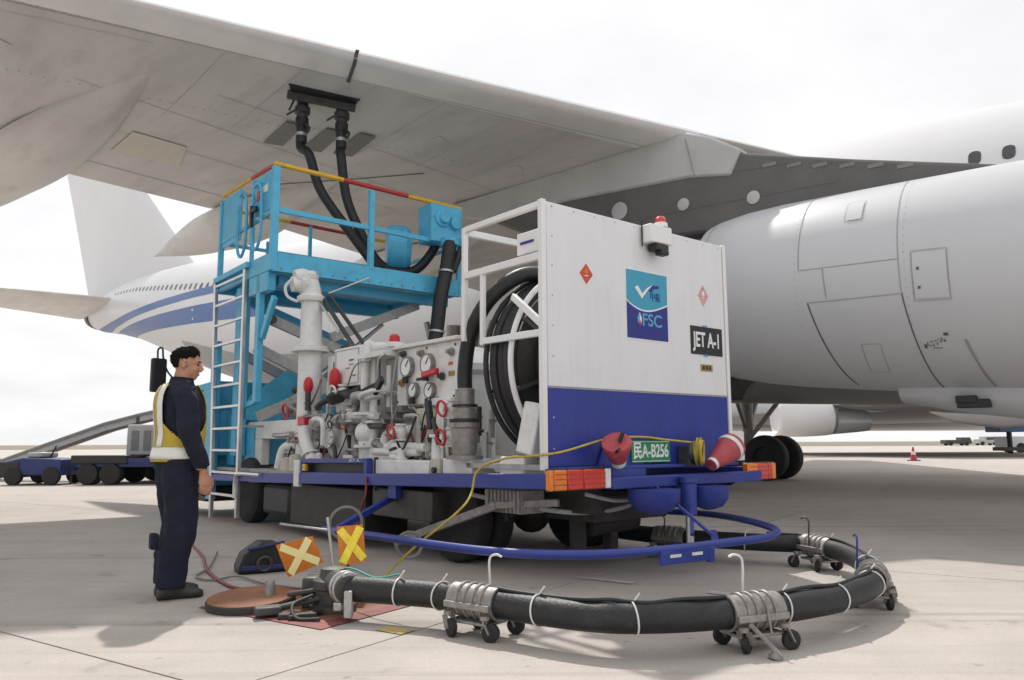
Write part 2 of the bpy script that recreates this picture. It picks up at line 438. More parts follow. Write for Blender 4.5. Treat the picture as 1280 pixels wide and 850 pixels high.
for k in range(2):
    mk.quad(*[G(ca + x + k * 1.1, cb + y - k * .05, 0.006) for x, y in ((-.25, -.05), (.25, -.05), (.25, .05), (-.25, .05))])
tag(mk.build('pale_quads', 'mark_white', smooth=False), kind='structure')
gs = MB(); gs.quad((-900, 150, 0.02), (900, 190, 0.02), (900, 900, 0.02), (-900, 900, 0.02))
tag(gs.build('grass_field', 'grass', smooth=False), kind='structure')

# ------------------------------------------------------------------ airliner over the truck
AV = Vector((-0.756, 0.655, 0)).normalized(); OV = Vector((-AV.y, AV.x, 0))
S0, T0 = 12.0, -19.2
jet_o = AV * S0 + OV * T0
jet = empty('airliner', (jet_o.x, jet_o.y, 0), math.atan2(AV.y, AV.x),
            'large white four-engined airliner whose grey wing and engine reach over the refuelling truck', 'airliner')
def A3(s, t, z): return Vector((s - S0, t - T0, z))
# fuselage stations: s, half width, centre z, up radius, down radius
def zc(s): return 4.80 + .045 * s
ST = [(-27.5, .15, 3.6, .15, .15), (-26.5, 1.2, 3.65, 1.2, 1.0), (-24, 2.3, 3.95, 2.6, 1.9), (-20, 3.05, zc(-20), 3.3, 2.9)]
ST += [(s, 3.25, zc(s), 3.15 + max(0, (s - 12) * .02), 3.15) for s in range(-16, 29, 4)]
ST += [(32, 3.15, 6.75, 3.0, 2.95), (36, 2.8, 7.4, 2.62, 2.65), (40, 2.3, 8.1, 2.1, 2.2), (43, 1.85, 8.5, 1.72, 1.8), (46, 1.4, 8.75, 1.35, 1.45), (48.5, 1.0, 8.75, .98, 1.1), (50.6, .6, 8.75, .6, .6), (51.0, .35, 8.75, .35, .35)]
def fus(s, ang, off=0.0):
    """point on the fuselage skin; ang 0 = starboard side, +90 = top"""
    for a, b in zip(ST[:-1], ST[1:]):
        if a[0] <= s <= b[0]: break
    k = (s - a[0]) / (b[0] - a[0])
    w, z, ru, rd = [a[i] + (b[i] - a[i]) * k for i in (1, 2, 3, 4)]
    ca, sa = math.cos(R(ang)), math.sin(R(ang))
    r = ru if sa >= 0 else rd
    return A3(s, T0 + (w + off) * ca, z + (r + off) * sa)
mb = MB(); NR = 48
mb.loft([[fus(st[0], 360 * k / NR) for k in range(NR)] for st in ST])
fuselage = mb.build('fuselage', 'air_white', jet, angle=60)
# belly paint, a sheet riding on the skin
def skin_patch(s0, s1, a0, a1, off, ns=14, na=10, fa=None):
    mb = MB(); rows = []
    for i in range(ns + 1):
        s = s0 + (s1 - s0) * i / ns
        f0, f1 = fa(i / ns) if fa else (a0, a1)
        rows.append(mb.pts([fus(s, f0 + (f1 - f0) * j / na, off) for j in range(na + 1)]))
    for r0, r1 in zip(rows[:-1], rows[1:]):
        for j in range(na): mb.f.append((r0 + j, r0 + j + 1, r1 + j + 1, r1 + j))
    return mb
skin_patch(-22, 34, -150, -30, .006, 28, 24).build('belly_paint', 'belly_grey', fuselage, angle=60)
def zang(s, z):
    for a, b in zip(ST[:-1], ST[1:]):
        if a[0] <= s <= b[0]: break
    k = (s - a[0]) / (b[0] - a[0]); zz, ru, rd = [a[i] + (b[i] - a[i]) * k for i in (2, 3, 4)]
    q = (z - zz) / (ru if z > zz else rd)
    return math.degrees(math.asin(max(-.97, min(.97, q))))
skin_patch(27, 48.6, 0, 0, .008, 30, 5, lambda k: (zang(27 + 21.6 * k, 7.25 + .25 * k), zang(27 + 21.6 * k, 7.62 + .18 * k))).build('stripe', 'stripe_blue', fuselage, angle=60)
skin_patch(26, 47.2, 0, 0, .008, 30, 6, lambda k: (zang(26 + 21.2 * k, 5.85 + 1.15 * k), zang(26 + 21.2 * k, 6.75 + .62 * k))).build('stripe', 'stripe_blue', fuselage, angle=60)
# windows along the starboard side
wm = None
def fwin(s, z_off):
    a, b = fus(s - .12, z_off, .006), fus(s + .12, z_off, .006)
    P = []
    for k in range(14):
        th = 2 * math.pi * k / 14
        x = max(-.8, min(.8, math.cos(th) * 1.05)) * .13; y = math.sin(th) * .17
        p = fus(s + x, z_off + math.degrees(y / 3.1), .006); P.append(p)
    m = MB(); m.quad(*P); return m
for s in [2.13 + .545 * k for k in range(-9, 2)] + [29 + .545 * k for k in range(28)]:
    ang = math.degrees(math.asin(min(.9, (6.22 + .042 * s - zc(s)) / 3.25))) if s < 20 else 21
    fwin(s, ang).build('window', 'glass', fuselage, smooth=False)
# tail fin, tailplanes
def slab_loft(secs, name, m, parent, nose=.25):
    """secs: list of (LE point, TE point, thickness dir, t)"""
    mb = MB(); rings = []
    for le, te, nd, th in secs:
        le, te, nd = Vector(le), Vector(te), Vector(nd).normalized()
        up = []; lo = []
        for k in range(9):
            x = (k / 8) ** 1.7
            y = th * (2.6 * math.sqrt(x) * (1 - x) ** .9 * .75 + .01)
            p = le.lerp(te, x); up.append(p + nd * y); lo.append(p - nd * y)
        rings.append(up + list(reversed(lo[1:])))
    mb.loft(rings); return mb.build(name, m, parent, angle=40)
slab_loft([(A3(33.5, T0, 9.55), A3(52.0, T0, 9.2), (0, 1, 0), .12), (A3(38.2, T0, 10.25), A3(51.8, T0, 10.3), (0, 1, 0), .42), (A3(45.4, T0, 16.29), A3(55.2, T0, 16.5), (0, 1, 0), .30), (A3(50.6, T0, 20.6), A3(57.6, T0, 20.7), (0, 1, 0), .18)], 'tail_fin', 'air_white', jet)
for sg in (1, -1):
    slab_loft([(A3(43.5, T0 + sg * .6, 8.9), A3(51.4, T0 + sg * .6, 8.7), (0, 0, 1), .30), (A3(53.2, T0 + sg * 11.2, 10.1), A3(56.2, T0 + sg * 11.2, 10.0), (0, 0, 1), .10)], 'tailplane', 'wing_grey', jet)
mb = MB(); mb.lathe(A3(49.6, T0, 8.75), (1, 0, 0.02), [(0, .86), (.9, .66), (1.5, .42), (1.75, .3), (1.75, .2), (1.5, .18)], 20)
mb.build('tail_cone', 'dark_metal', jet)

# wings ---------------------------------------------------------------
def leS(t): return 5.64 + .605 * (t + 10.86)
def teS(t): return 16.7 + .316 * (t + 5.71) if t > -9 else 15.66 + .10 * (t + 9)
def zl(t): return 6.34 + .115 * (t + 6.67)
SEC = [(0, .07), (.006, .02), (.02, .0), (.05, -.004), (.12, -.005), (.25, -.03), (.4, -.04), (.55, -.03), (.7, 0), (.85, .015), (1, .02)]
UP = [(1, .05), (.85, .16), (.7, .36), (.5, .62), (.3, .72), (.15, .50), (.06, .28), (.02, .165), (.004, .105)]
def wing_sec(t, side=1):
    c = teS(t) - leS(t)
    P = [A3(leS(t) + x * c, t, zl(t) + y * c / 8.0) for x, y in SEC + UP]
    if side < 0: P = [Vector((p.x, -(p.y), p.z)) for p in P]
    return P
TS = [-17.0, -14, -11, -9.01, -8, -6, -4, -2, 0, 3, 6, 9, 12]
for sd in (1, -1):
    mb = MB(); mb.loft([wing_sec(t, sd) for t in TS])
    wing = mb.build('wing', 'wing_grey', jet, angle=45)
    if sd == 1: wing_r = wing
def wl(s, t, off=-.012):
    """point on the starboard wing's underside"""
    c = teS(t) - leS(t); x = (s - leS(t)) / c
    x = max(0, min(1, x))
    for a, b in zip(SEC[:-1], SEC[1:]):
        if a[0] <= x <= b[0]: break
    y = a[1] + (b[1] - a[1]) * (x - a[0]) / (b[0] - a[0])
    return A3(s, t, zl(t) + y * c / 8.0 + off)
def wing_line(P, w, m='seam', n=10, off=-.010, name='seam'):
    mb = MB(); rows = []
    pts = []
    for (s0, t0), (s1, t1) in zip(P[:-1], P[1:]):
        for k in range(n): pts.append((s0 + (s1 - s0) * k / n, t0 + (t1 - t0) * k / n))
    pts.append(P[-1])
    for k, (s, t) in enumerate(pts):
        a = pts[max(0, k - 1)]; b = pts[min(len(pts) - 1, k + 1)]
        d = Vector((b[0] - a[0], b[1] - a[1])).normalized(); nn = Vector((-d.y, d.x)) * w / 2
        rows.append(mb.pts([wl(s + nn.x, t + nn.y, off), wl(s - nn.x, t - nn.y, off)]))
    for r0, r1 in zip(rows[:-1], rows[1:]): mb.f.append((r0, r0 + 1, r1 + 1, r1))
    return mb.build(name, m, wing_r, smooth=False)
def wing_panel(P, m, off=-.008, th=.012, name='panel_and_shadow_patch'):
    mb = MB(); n = len(P)
    i = mb.pts([wl(s, t, off) for s, t in P]); j = mb.pts([wl(s, t, off - th) for s, t in P])
    mb.f.append(tuple(j + k for k in range(n)))
    for k in range(n):
        k2 = (k + 1) % n; mb.f.append((i + k, i + k2, j + k2, j + k))
    return mb.build(name, m, wing_r, smooth=False)
# bright slat along the leading edge
mb = MB(); rows = []
for k in range(41):
    t = -11 + 23 * k / 40; c = teS(t) - leS(t)
    rows.append(mb.pts([A3(leS(t) + x * c + (-.006 if x < .02 else 0), t, zl(t) + y * c / 8.0 + dz) for x, y, dz in ((.004, .105, .008), (0, .07, 0), (.006, .02, -.006), (.02, .0, -.008), (.05, -.004, -.009), (.085, -.0045, -.009))]))
for r0, r1 in zip(rows[:-1], rows[1:]):
    for j in range(5): mb.f.append((r0 + j, r0 + j + 1, r1 + j + 1, r1 + j))
mb.build('slat', 'slat', wing_r, angle=60)
wing_line([(leS(-11) + .68, -11), (leS(8) + .68, 8)], .014, 'soft_seam', 20)
wing_line([(8.25, -6.31), (8.95, -6.68)], .05, 'seam', 8, -.02)
wing_line([(10.95, -5.75), (9.6, -11.0)], .010, 'soft_seam', 10)
wing_line([(13.31, -8.28), (10.29, -9.43)], .03)
wing_line([(16.2, -3.6), (14.5, -9.6)], .02, 'soft_seam')
wing_line([(12.4, -4.2), (11.2, -10.4)], .012, 'soft_seam')
wing_line([(14.0, -4.2), (12.9, -8.6), (12.2, -10.4)], .014, 'soft_seam')
for t in (-5.2, -6.1, -7.0, -7.9, -8.8, -9.7, -2.6, -1.4):
    wing_line([(leS(t) + .7, t), (leS(t) + 3.4, t - .35)], .005, 'soft_seam', 6, -.009)
for k in range(4):
    t = -4.5 + k * 1.9
    wing_line([(leS(t) + .95 + .55 * (k % 2), t), (leS(t) + 1.0 + .55 * (k % 2) + 1.15, t + 1.9)], .006, 'soft_seam', 6, -.009)
for k, (s, t) in enumerate([(12.2, -3.1), (9.0, -8.6), (12.7, -7.7), (11.6, -9.2), (8.6, -10.1)]):
    wing_panel([(s, t), (s + .20, t + .02), (s + .22, t - .16), (s + .02, t - .18)], 'wing_grey', -.006, .005)
for k in range(60):      # flush fastener heads in two rows
    t = -2.2 - .14 * k
    for ds in (.62, 2.9):
        s_ = leS(t) + ds; wing_panel([(s_, t), (s_ + .02, t), (s_ + .02, t - .02), (s_, t - .02)], 'soft_seam', -.004, .002, 'fastener')
wing_panel([(14.67, -5.66), (13.45, -5.53), (13.21, -6.38), (14.2, -6.73)], 'patch_beige')
for dt, ds in ((0, 0), (-.52, -.38), (-.93, -.72)):  # shadows of the open fuelling door, painted as dark grey patches
    wing_panel([(11.75 + ds, -7.02 + dt), (10.75 + ds, -6.82 + dt), (10.62 + ds, -7.05 + dt), (11.55 + ds, -7.28 + dt)], 'patch_grey', -.02, .02)
# fuelling panel: recessed well with its door hanging open and two adapters
mb = MB()
ctr = wl(9.60, -6.75, 0)
mb.prism([(9.74, -6.20), (10.02, -6.46), (9.60, -7.20), (9.20, -7.10)], lambda x, y, h: wl(x, y, .05 - h), .07)
fp = mb.build('fuelling_panel', 'black', jet, smooth=False)
mb = MB(); mb.bar(wl(9.93, -6.30, -.03), wl(9.38, -7.16, -.03), .05, .20)
mb.build('door', 'dark_metal', fp, bevel=.01)
for s, t in ((10.0, -6.62), (9.62, -7.08)):
    mb = MB(); p = wl(s, t, 0); mb.lathe(p, (0, 0, -1), [(0, .09), (.10, .09), (.11, .12), (.2, .12), (.22, .085), (.4, .08)], 16)
    mb.bar(p + Vector((-.02, .1, -.16)), p + Vector((.02, .26, -.30)), .03, .03)
    mb.build('adapter', 'dark_metal', fp)
mb = MB(); mb.bar(wl(9.98, -6.48, 0), wl(10.02, -6.40, -.24), .03); mb.build('stay', 'dark_metal', fp)
# flap track fairings
def canoe(t0, s0, s1, w, d):
    mb = MB(); rings = []
    n = 16
    for k in range(19):
        f = k / 18; s = s0 + (s1 - s0) * f
        if f < .45: q = math.sin(f / .45 * math.pi / 2) ** 1.2
        else: q = math.cos((f - .45) / .55 * math.pi / 2) ** 1.05
        q = max(q, .012)
        droop = max(0, f - .45) * .45
        top = .06 if f < .6 else .06 - (f - .6) * .55
        ring = []
        for j in range(n):
            a = math.pi + math.pi * j / (n - 1)
            ring.append(A3(s, t0 + w * q * math.cos(a), zl(t0) + top - .02 - droop * .3 + d * q * (math.sin(a))))
        rings.append(ring)
    mb.loft(rings)
    return mb.build('flap_fairing', 'wing_grey', wing_r, angle=50)
CAN = [canoe(-4.85, 10.7, 22.8, .76, .53), canoe(-8.85, 11.8, 19.8, .62, .72), canoe(-12.6, 11.5, 18.0, .6, .85), canoe(1.0, 15.0, 23.0, .6, .85)]
# pylon on the inboard engine
PT = -10.97
dark = [(10.4, 5.55), (9.3, 5.0), (7.2, 4.35), (4.0, 4.15), (0.9, 4.1), (0.95, 4.22), (1.63, 4.42), (3.2, 4.87), (4.72, 5.34), (5.7, 5.75), (10.4, 5.8)]
mb = MB(); mb.prism(dark, lambda x, y, h: A3(x, PT - .22 + h, y), .44)
pyl = mb.build('pylon', 'pylon_dark', jet, bevel=.05)
fair = [(10.9, 5.80), (5.65, 5.90), (5.25, 5.72), (4.76, 5.40), (4.94, 5.03), (5.64, 5.15), (7.84, 5.27), (10.0, 5.30), (10.9, 5.55)]
mb = MB(); mb.prism(fair, lambda x, y, h: A3(x, PT - .30 + h, y), .56)
mb.build('pylon_fairing', 'pylon_light', pyl, bevel=.04)
mb = MB(); mb.bar(A3(5.52, PT + .275, 5.16), A3(5.66, PT + .275, 5.78), .02, .012); mb.build('seam', 'soft_seam', pyl, smooth=False)
for s, z, r in ((6.93, 4.88, .15), (5.75, 4.75, .10), (4.61, 4.62, .10)):
    mb = MB(); mb.lathe(A3(s, PT + .20, z), (0, 1, 0), [(0, r), (.035, r), (.04, r * .85)], 20); mb.build('round_panel', 'pylon_light', pyl)
for z, s0, s1 in ((5.12, 5.3, 3.9), (4.72, 8.0, 3.4)):
    mb = MB(); mb.bar(A3(s0, PT + .222, z), A3(s1, PT + .222, z - .12), .006, .02); mb.build('seam', 'seam', pyl, smooth=False)
for k in range(6):
    mb = MB(); s = 4.35 - .36 * k; mb.box(A3(s, PT + .222, 5.06 - .09 * k), (.2, .012, .05)); mb.build('scuff_plate', 'patch_grey', pyl, smooth=False)
# engine
def ezc(s): return 3.17 - .055 * max(0, 4.9 - s)
ER = [(5.17, 1.14), (5.05, 1.18), (4.6, 1.255), (4.1, 1.30), (3.05, 1.345), (2.2, 1.375), (1.4, 1.40), (.5, 1.42), (-.6, 1.43), (-1.6, 1.39), (-2.2, 1.30), (-2.5, 1.20), (-2.45, 1.12), (-2.0, 1.08), (-.8, 1.1)]
def erad(s):
    for a, b in zip(ER[:11], ER[1:11]):
        if b[0] <= s <= a[0]: return a[1] + (b[1] - a[1]) * (s - a[0]) / (b[0] - a[0])
    return 1.5
def ept(s, ang, off=0):
    r = erad(s) + off; return A3(s, PT + r * math.cos(R(ang)), ezc(s) + r * math.sin(R(ang)))
mb = MB(); NE = 72
rr = [[A3(s, PT + r * math.cos(2 * math.pi * k / NE), ezc(s) + r * math.sin(2 * math.pi * k / NE)) for k in range(NE)] for s, r in ER]
rr = [[A3(4.9, PT + 1.06 * math.cos(2 * math.pi * k / NE), ezc(4.9) + 1.06 * math.sin(2 * math.pi * k / NE)) for k in range(NE)]] + rr
mb.loft(rr, True, True)
nac = mb.build('engine_nacelle', 'cowl', jet, angle=40)
mb = MB(); mb.lathe(A3(4.5, PT, 3.17), (1, 0, 0), [(0, 1.07), (.7, 1.02), (1.4, .88), (2.1, .68), (2.15, .60), (1.8, .56)], 40); mb.build('core_cowl', 'cowl_core', nac)
mb = MB(); mb.lathe(A3(6.4, PT, 3.17), (1, 0, 0), [(-.3, .45), (.2, .42), (.9, .2), (1.3, .03)], 24); mb.build('exhaust_cone', 'dark_metal', nac)
def cowl_line(P, w=.014, m='seam', n=10, off=.004):
    mb = MB(); pts = []
    for (s0, a0), (s1, a1) in zip(P[:-1], P[1:]):
        for k in range(n): pts.append((s0 + (s1 - s0) * k / n, a0 + (a1 - a0) * k / n))
    pts.append(P[-1]); rows = []
    for k, (s, a) in enumerate(pts):
        p, q = pts[max(0, k - 1)], pts[min(len(pts) - 1, k + 1)]
        d = Vector((q[0] - p[0], R(q[1] - p[1]) * 1.45)).normalized(); nn = Vector((-d.y, d.x)) * w / 2
        rows.append(mb.pts([ept(s + nn.x, a + math.degrees(nn.y / 1.45), off), ept(s - nn.x, a - math.degrees(nn.y / 1.45), off)]))
    for r0, r1 in zip(rows[:-1], rows[1:]): mb.f.append((r0, r0 + 1, r1 + 1, r1))
    return mb.build('cowl_seam', m, nac, smooth=False)
def cowl_panel(s0, s1, a0, a1, m='cowl', off=.008, name='cowl_panel'):
    mb = MB(); rows = []; n = 8
    for i in range(n + 1):
        s = s0 + (s1 - s0) * i / n
        rows.append(mb.pts([ept(s, a0 + (a1 - a0) * j / n, off) for j in range(n + 1)]))
    for r0, r1 in zip(rows[:-1], rows[1:]):
        for j in range(n): mb.f.append((r0 + j, r0 + j + 1, r1 + j + 1, r1 + j))
    return mb.build(name, m, nac, angle=60)
cowl_line([(5.02, 90), (5.02, -90)], .012, 'soft_seam', 30)
cowl_line([(3.62, 75), (3.60, 4)], .013, 'soft_seam', 16)
cowl_line([(3.60, 4), (2.42, 5)], .011, 'soft_seam', 8)
cowl_line([(3.30, 4), (3.28, -12)], .014, 'soft_seam', 6)
cowl_line([(3.52, -14), (2.40, -12)], .012, 'soft_seam', 8)
cowl_line([(3.52, -14), (3.25, -75)], .018, 'seam', 14)
cowl_line([(2.46, 80), (2.42, -12)], .012, 'soft_seam', 16)
cowl_line([(2.42, -12), (2.25, -78)], .016, 'seam', 14)
cowl_panel(3.05, 2.86, 45, 31, 'cowl'); cowl_line([(3.06, 46), (3.06, 30), (2.85, 30), (2.85, 46), (3.06, 46)], .006, 'soft_seam', 4, .009)
for k in range(34):
    a = 70 - 4.4 * k
    for s_ in (3.66, 2.37):
        cowl_panel(s_, s_ - .012, a, a - .5, 'soft_seam', .003, 'rivet')
cowl_line([(2.98, -38), (2.98, -58), (2.76, -58), (2.76, -38), (2.98, -38)], .007, 'soft_seam', 4, .006)
cowl_panel(2.28, 1.93, 7, -15); cowl_line([(2.29, 8), (2.29, -16), (1.92, -16), (1.92, 8), (2.29, 8)], .008, 'soft_seam', 5, .010)
for a in (0, -9):
    cowl_panel(2.24, 2.21, a, a - 1.4, 'seam', .012, 'latch')
for a0, s0, w, h in ((-38.5, 2.285, .03, 2.2), (-37.2, 2.25, .012, 1.8), (-38.9, 2.235, .03, .5), (-36.8, 2.215, .03, .5), (-38.2, 2.19, .012, 1.6), (-36.2, 2.17, .025, .5), (-37.4, 2.15, .012, 1.5), (-35.4, 2.135, .02, .5), (-36.6, 2.115, .025, .6), (-34.9, 2.095, .012, 1.4), (-35.8, 2.07, .02, 1.2), (-32.2, 2.06, .05, 1.6), (-40.4, 2.20, .10, .4)):
    cowl_panel(s0, s0 - w, a0, a0 - h, 'seam', .005, 'stencil_mark')
cowl_line([(1.85, -36), (1.70, -70)], .03, 'soft_seam', 8)
# fairing under the nacelle
mb = MB(); rings = []
for s, w, z0, z1 in ((2.80, .30, 1.80, 1.55), (2.2, .40, 1.8, 1.42), (1.4, .48, 1.9, 1.30), (.4, .50, 1.9, 1.20), (-.8, .45, 1.9, 1.22), (-1.8, .3, 1.9, 1.4)):
    rings.append([A3(s, PT + y * w, z0 + (z1 - z0) * f) for y, f in ((-1, 0), (-.95, .6), (-.6, .93), (0, 1), (.6, .93), (.95, .6), (1, 0))])
mb.loft(rings); mb.build('chin_fairing', 'cowl', nac, angle=50)
mb = MB(); mb.box(A3(1.95, PT + .40, 1.50), (.34, .16, .10)); mb.box(A3(2.02, PT + .42, 1.55), (.22, .14, .09)); mb.build('drain_vent', 'black', nac, bevel=.01)
# the other engines, simple copies of nacelle and pylon on their own spots
for (ds, dt, dz) in ((7.0, 12.1, 1.3),):
    c = copy_tree(nac, jet); c.location = (ds, dt + .0, dz)
    c = copy_tree(pyl, jet); c.location = (ds, dt, dz)
c = copy_tree(nac, jet); c.location = (0, -2 * (PT - T0), 0)
c = copy_tree(pyl, jet); c.location = (0, -2 * (PT - T0), 0)
# main landing gear
def gear(s, t, z_top):
    gm = MB(); gm.cyl(A3(s, t, .62), A3(s, t, z_top), .14, .17); gm.bar(A3(s - .85, t, .62), A3(s + .85, t, .62), .22, .2)
    gm.bar(A3(s, t, 1.1), A3(s - 1.3, t, z_top), .1); gm.bar(A3(s, t, 1.3), A3(s, t - .9, z_top), .1)
    gm.bar(A3(s, t, 1.3), A3(s, t + .9, z_top), .1)
    gr = gm.build('landing_gear', 'dull_steel', jet)
    for ds in (-.72, .72):
        for dt in (-.52, .52):
            w = MB(); w.lathe(A3(s + ds, t + dt - .2, .62), (0, 1, 0), [(0, .30), (0, .52), (.05, .60), (.12, .62), (.28, .62), (.35, .60), (.4, .52), (.4, .30), (.33, .28), (.33, .05)], 28)
            w.build('wheel', 'tyre', gr)
    return gr
gear(9.75, -21.6, 2.6); gear(9.3, -16.8, 2.6); gear(13.5, -13.4, 3.9); gear(13.5, -25.0, 3.9)
mb = MB(); mb.quad(A3(8.1, -16.2, 2.6), A3(10.2, -16.2, 2.6), A3(10.1, -15.5, 1.75), A3(8.4, -15.5, 1.75)); 
def plate(P, th, name, m, parent):
    P = [Vector(p) for p in P]; n = (P[1] - P[0]).cross(P[2] - P[0]).normalized() * th
    mb = MB(); k = len(P); i = mb.pts(P); j = mb.pts([p + n for p in P])
    mb.f.append(tuple(i + q for q in reversed(range(k)))); mb.f.append(tuple(j + q for q in range(k)))
    for q in range(k):
        q2 = (q + 1) % k; mb.f.append((i + q, i + q2, j + q2, j + q))
    return mb.build(name, m, parent, smooth=False)
plate([A3(8.1, -15.9, 2.5), A3(9.6, -15.9, 2.5), A3(9.5, -15.2, 1.75), A3(8.3, -15.2, 1.85)], .05, 'gear_door', 'belly_grey', jet)
plate([A3(6.6, -15.6, 2.6), A3(7.8, -15.6, 2.6), A3(7.7, -14.9, 1.9), A3(6.8, -14.9, 1.9)], .05, 'gear_door', 'dark_metal', jet)
plate([A3(8.0, -14.0, 3.6), A3(9.6, -14.0, 3.6), A3(9.4, -13.7, 1.5), A3(8.2, -13.7, 1.5)], .06, 'gear_door', 'dark_metal', jet)

# ------------------------------------------------------------------ refuelling truck
TP = Vector((0.2556, 5.9, 0)); TA = math.atan2(.639, .769)
truck = empty('refuelling_truck', TP, TA,
              'white and blue hydrant refuelling truck with a light blue lifting platform and white pipework', 'truck')
TM = Matrix.Translation(TP) @ Matrix.Rotation(TA, 4, 'Z')
def TW(v, u, z): return TM @ Vector((v, u, z))
class Split(MB):
    """keeps track of where each primitive starts, so that loose pieces become parts of their own"""
    def __init__(s):
        super().__init__(); s.cut = [(0, 0)]; s.depth = 0
for _n in ('box', 'bar', 'loft', 'prism', 'quad'):
    def _wrap(base):
        def call(s, *a, **k):
            r = base(s, *a, **k); s.cut.append((len(s.v), len(s.f))); return r
        return call
    setattr(Split, _n, _wrap(getattr(MB, _n)))
def _bar(s, p, q, w, h=None, up=(0, 0, 1)):
    return MB.bar(s, p, q, w, h, up)
Split.bar = _bar
SPLIT = {'pressure_line', 'hoop_strut', 'swivel_joint', 'gauge_slot', 'hose_pair', 'canister', 'under_pipe', 'platform_arm', 'tray', 'flat_rail', 'pivot', 'leaf_spring', 'clip', 'cabinet', 'manifold_block', 'hose_clip', 'under_beam', 'label', 'collar', 'support_leg'}
def P(name, m, fn, parent=truck, **k):
    if name not in SPLIT:
        mb = MB(); fn(mb); return mb.build(name, m, parent, **k)
    mb = Split(); fn(mb); first = None
    cuts = sorted(set(mb.cut))
    for (v0, f0), (v1, f1) in zip(cuts[:-1], cuts[1:]):
        q = MB(); q.v = mb.v[v0:v1]; q.f = [tuple(i - v0 for i in f) for f in mb.f[f0:f1]]
        o = q.build(name, m, parent, **k); first = first or o
    return first
W_ = 2.31
# --- rear hose box
box = P('rear_box', 'panel_white', lambda b: b.bb(.02, W_ - .02, 0, .035, 1.49, 2.935), bevel=.008)
P('lower_panel', 'navy_panel', lambda b: b.bb(.02, W_ - .02, .001, .036, .885, 1.486), box, bevel=.006)
P('floor_plate', 'grime_grey', lambda b: b.bb(.03, W_ - .03, .04, 1.05, .86, .90), box)
P('side_panel', 'panel_white', lambda b: b.bb(W_ - .035, W_, .04, 1.04, .88, 2.93), box, bevel=.008)
for v in (-.012, W_ + .012):
    P('corner_post', 'white_paint', lambda b: b.bb(v - .022, v + .022, -.008, .045, .86, 2.945), box, bevel=.006)
    P('corner_post', 'white_paint', lambda b: b.bb(v - .022, v + .022, 1.0, 1.045, 1.93 if v < 1 else .86, 2.93), box, bevel=.006)
    P('top_rail', 'white_paint', lambda b: b.bb(v - .021, v + .021, .046, .999, 2.885, 2.935), box, bevel=.006)
P('middle_rail', 'white_paint', lambda b: b.bar((-.012, .046, 2.50), (-.012, .999, 2.50), .045, .06), box, bevel=.006)
P('lower_rail', 'white_paint', lambda b: b.bar((-.012, .046, 1.90), (-.012, .77, 1.905), .04, .055), box, bevel=.006)
P('upright', 'white_paint', lambda b: b.bb(-.033, .008, .745, .785, 1.87, 2.47), box, bevel=.006)
P('diagonal_brace', 'white_paint', lambda b: b.bar((.03, .42, 2.24), (.012, .04, 1.96), .04, .055), box, bevel=.006)
P('cross_rail', 'white_paint', lambda b: b.bb(.012, W_ - .012, 1.0, 1.045, 2.86, 2.92), box, bevel=.006)
P('junction_box', 'white_paint', lambda b: (b.bb(.02, .12, .10, .36, 2.56, 2.74)), box, bevel=.01)
P('label', 'sign_navy', lambda b: b.bb(.012, .019, .15, .31, 2.64, 2.66), box)
for k in range(9):
    z = 1.02 + k * .235
    P('rivet', 'grime_grey', lambda b: b.lathe((.075, -.0005, z), (0, -1, 0), [(0, .008), (.003, .006)], 8), box)
for k in range(10):
    P('rivet', 'grime_grey', lambda b: b.lathe((.075 + k * .24, -.0005, 2.90), (0, -1, 0), [(0, .008), (.003, .006)], 8), box)
P('panel_edge', 'grime_grey', lambda b: b.bb(.02, W_ - .02, -.003, .002, 1.480, 1.487), box)
# signs on the rear panel
def rp(dy): return lambda x, y, z: Vector((x, -dy - z, y))
def sheet(name, poly, m, dy=.002, parent=box, th=.002):
    mb = MB(); mb.prism(poly, lambda x, y, h: Vector((x, -dy - h, y)), th); return mb.build(name, m, parent, smooth=False)
lg = sheet('company_sign', [(.905, 1.925), (1.46, 1.925), (1.46, 2.535), (.905, 2.535)], 'sign_white', .0005)
sheet('sign_top', [(.917, 2.266)] + [(.917 + .531 * k / 12, 2.266 - .075 * math.sin(math.pi * (k / 12) ** .85)) for k in range(1, 13)] + [(1.448, 2.522), (.917, 2.522)], 'sign_teal', .003, lg)
sheet('sign_bottom', [(.917, 1.937), (1.448, 1.937)] + [(1.448 - .531 * k / 12, 2.250 - .075 * math.sin(math.pi * (1 - k / 12) ** .85)) for k in range(13)], 'sign_navy', .003, lg)
sheet('tick_mark', [(1.02, 2.375), (1.06, 2.395), (1.115, 2.33), (1.18, 2.385), (1.25, 2.42), (1.18, 2.36), (1.11, 2.285)], 'sign_white', .0055, lg)
sheet('swoosh', [(1.20, 2.365), (1.255, 2.415), (1.335, 2.42), (1.335, 2.395), (1.27, 2.385), (1.225, 2.345)], 'sign_navy', .0056, lg)
text_obj('lettering', '中航', .085, lambda x, y, z: Vector((1.285 + x, -.0062 - z, 2.31 + y)), 'sign_navy', lg, .13)
sheet('drop_mark', [(1.072, 2.165), (1.046, 2.115), (1.05, 2.075), (1.072, 2.06)], 'sign_cyan', .0055, lg)
sheet('drop_mark', [(1.075, 2.165), (1.10, 2.115), (1.097, 2.075), (1.075, 2.06)], 'sign_white', .0055, lg)
sheet('drop_mark', [(1.075, 2.10), (1.09, 2.08), (1.075, 2.04), (1.062, 2.075)], 'decal_red', .0068, lg)
text_obj('lettering', 'FSC', .15, lambda x, y, z: Vector((1.235 + x, -.0062 - z, 2.10 + y)), 'sign_cyan', lg, .25, bold=.002)
jet_a = sheet('fuel_sign', [(1.765, 1.858), (2.235, 1.858), (2.235, 2.117), (1.765, 2.117)], 'sign_black', .0005, box, .006)
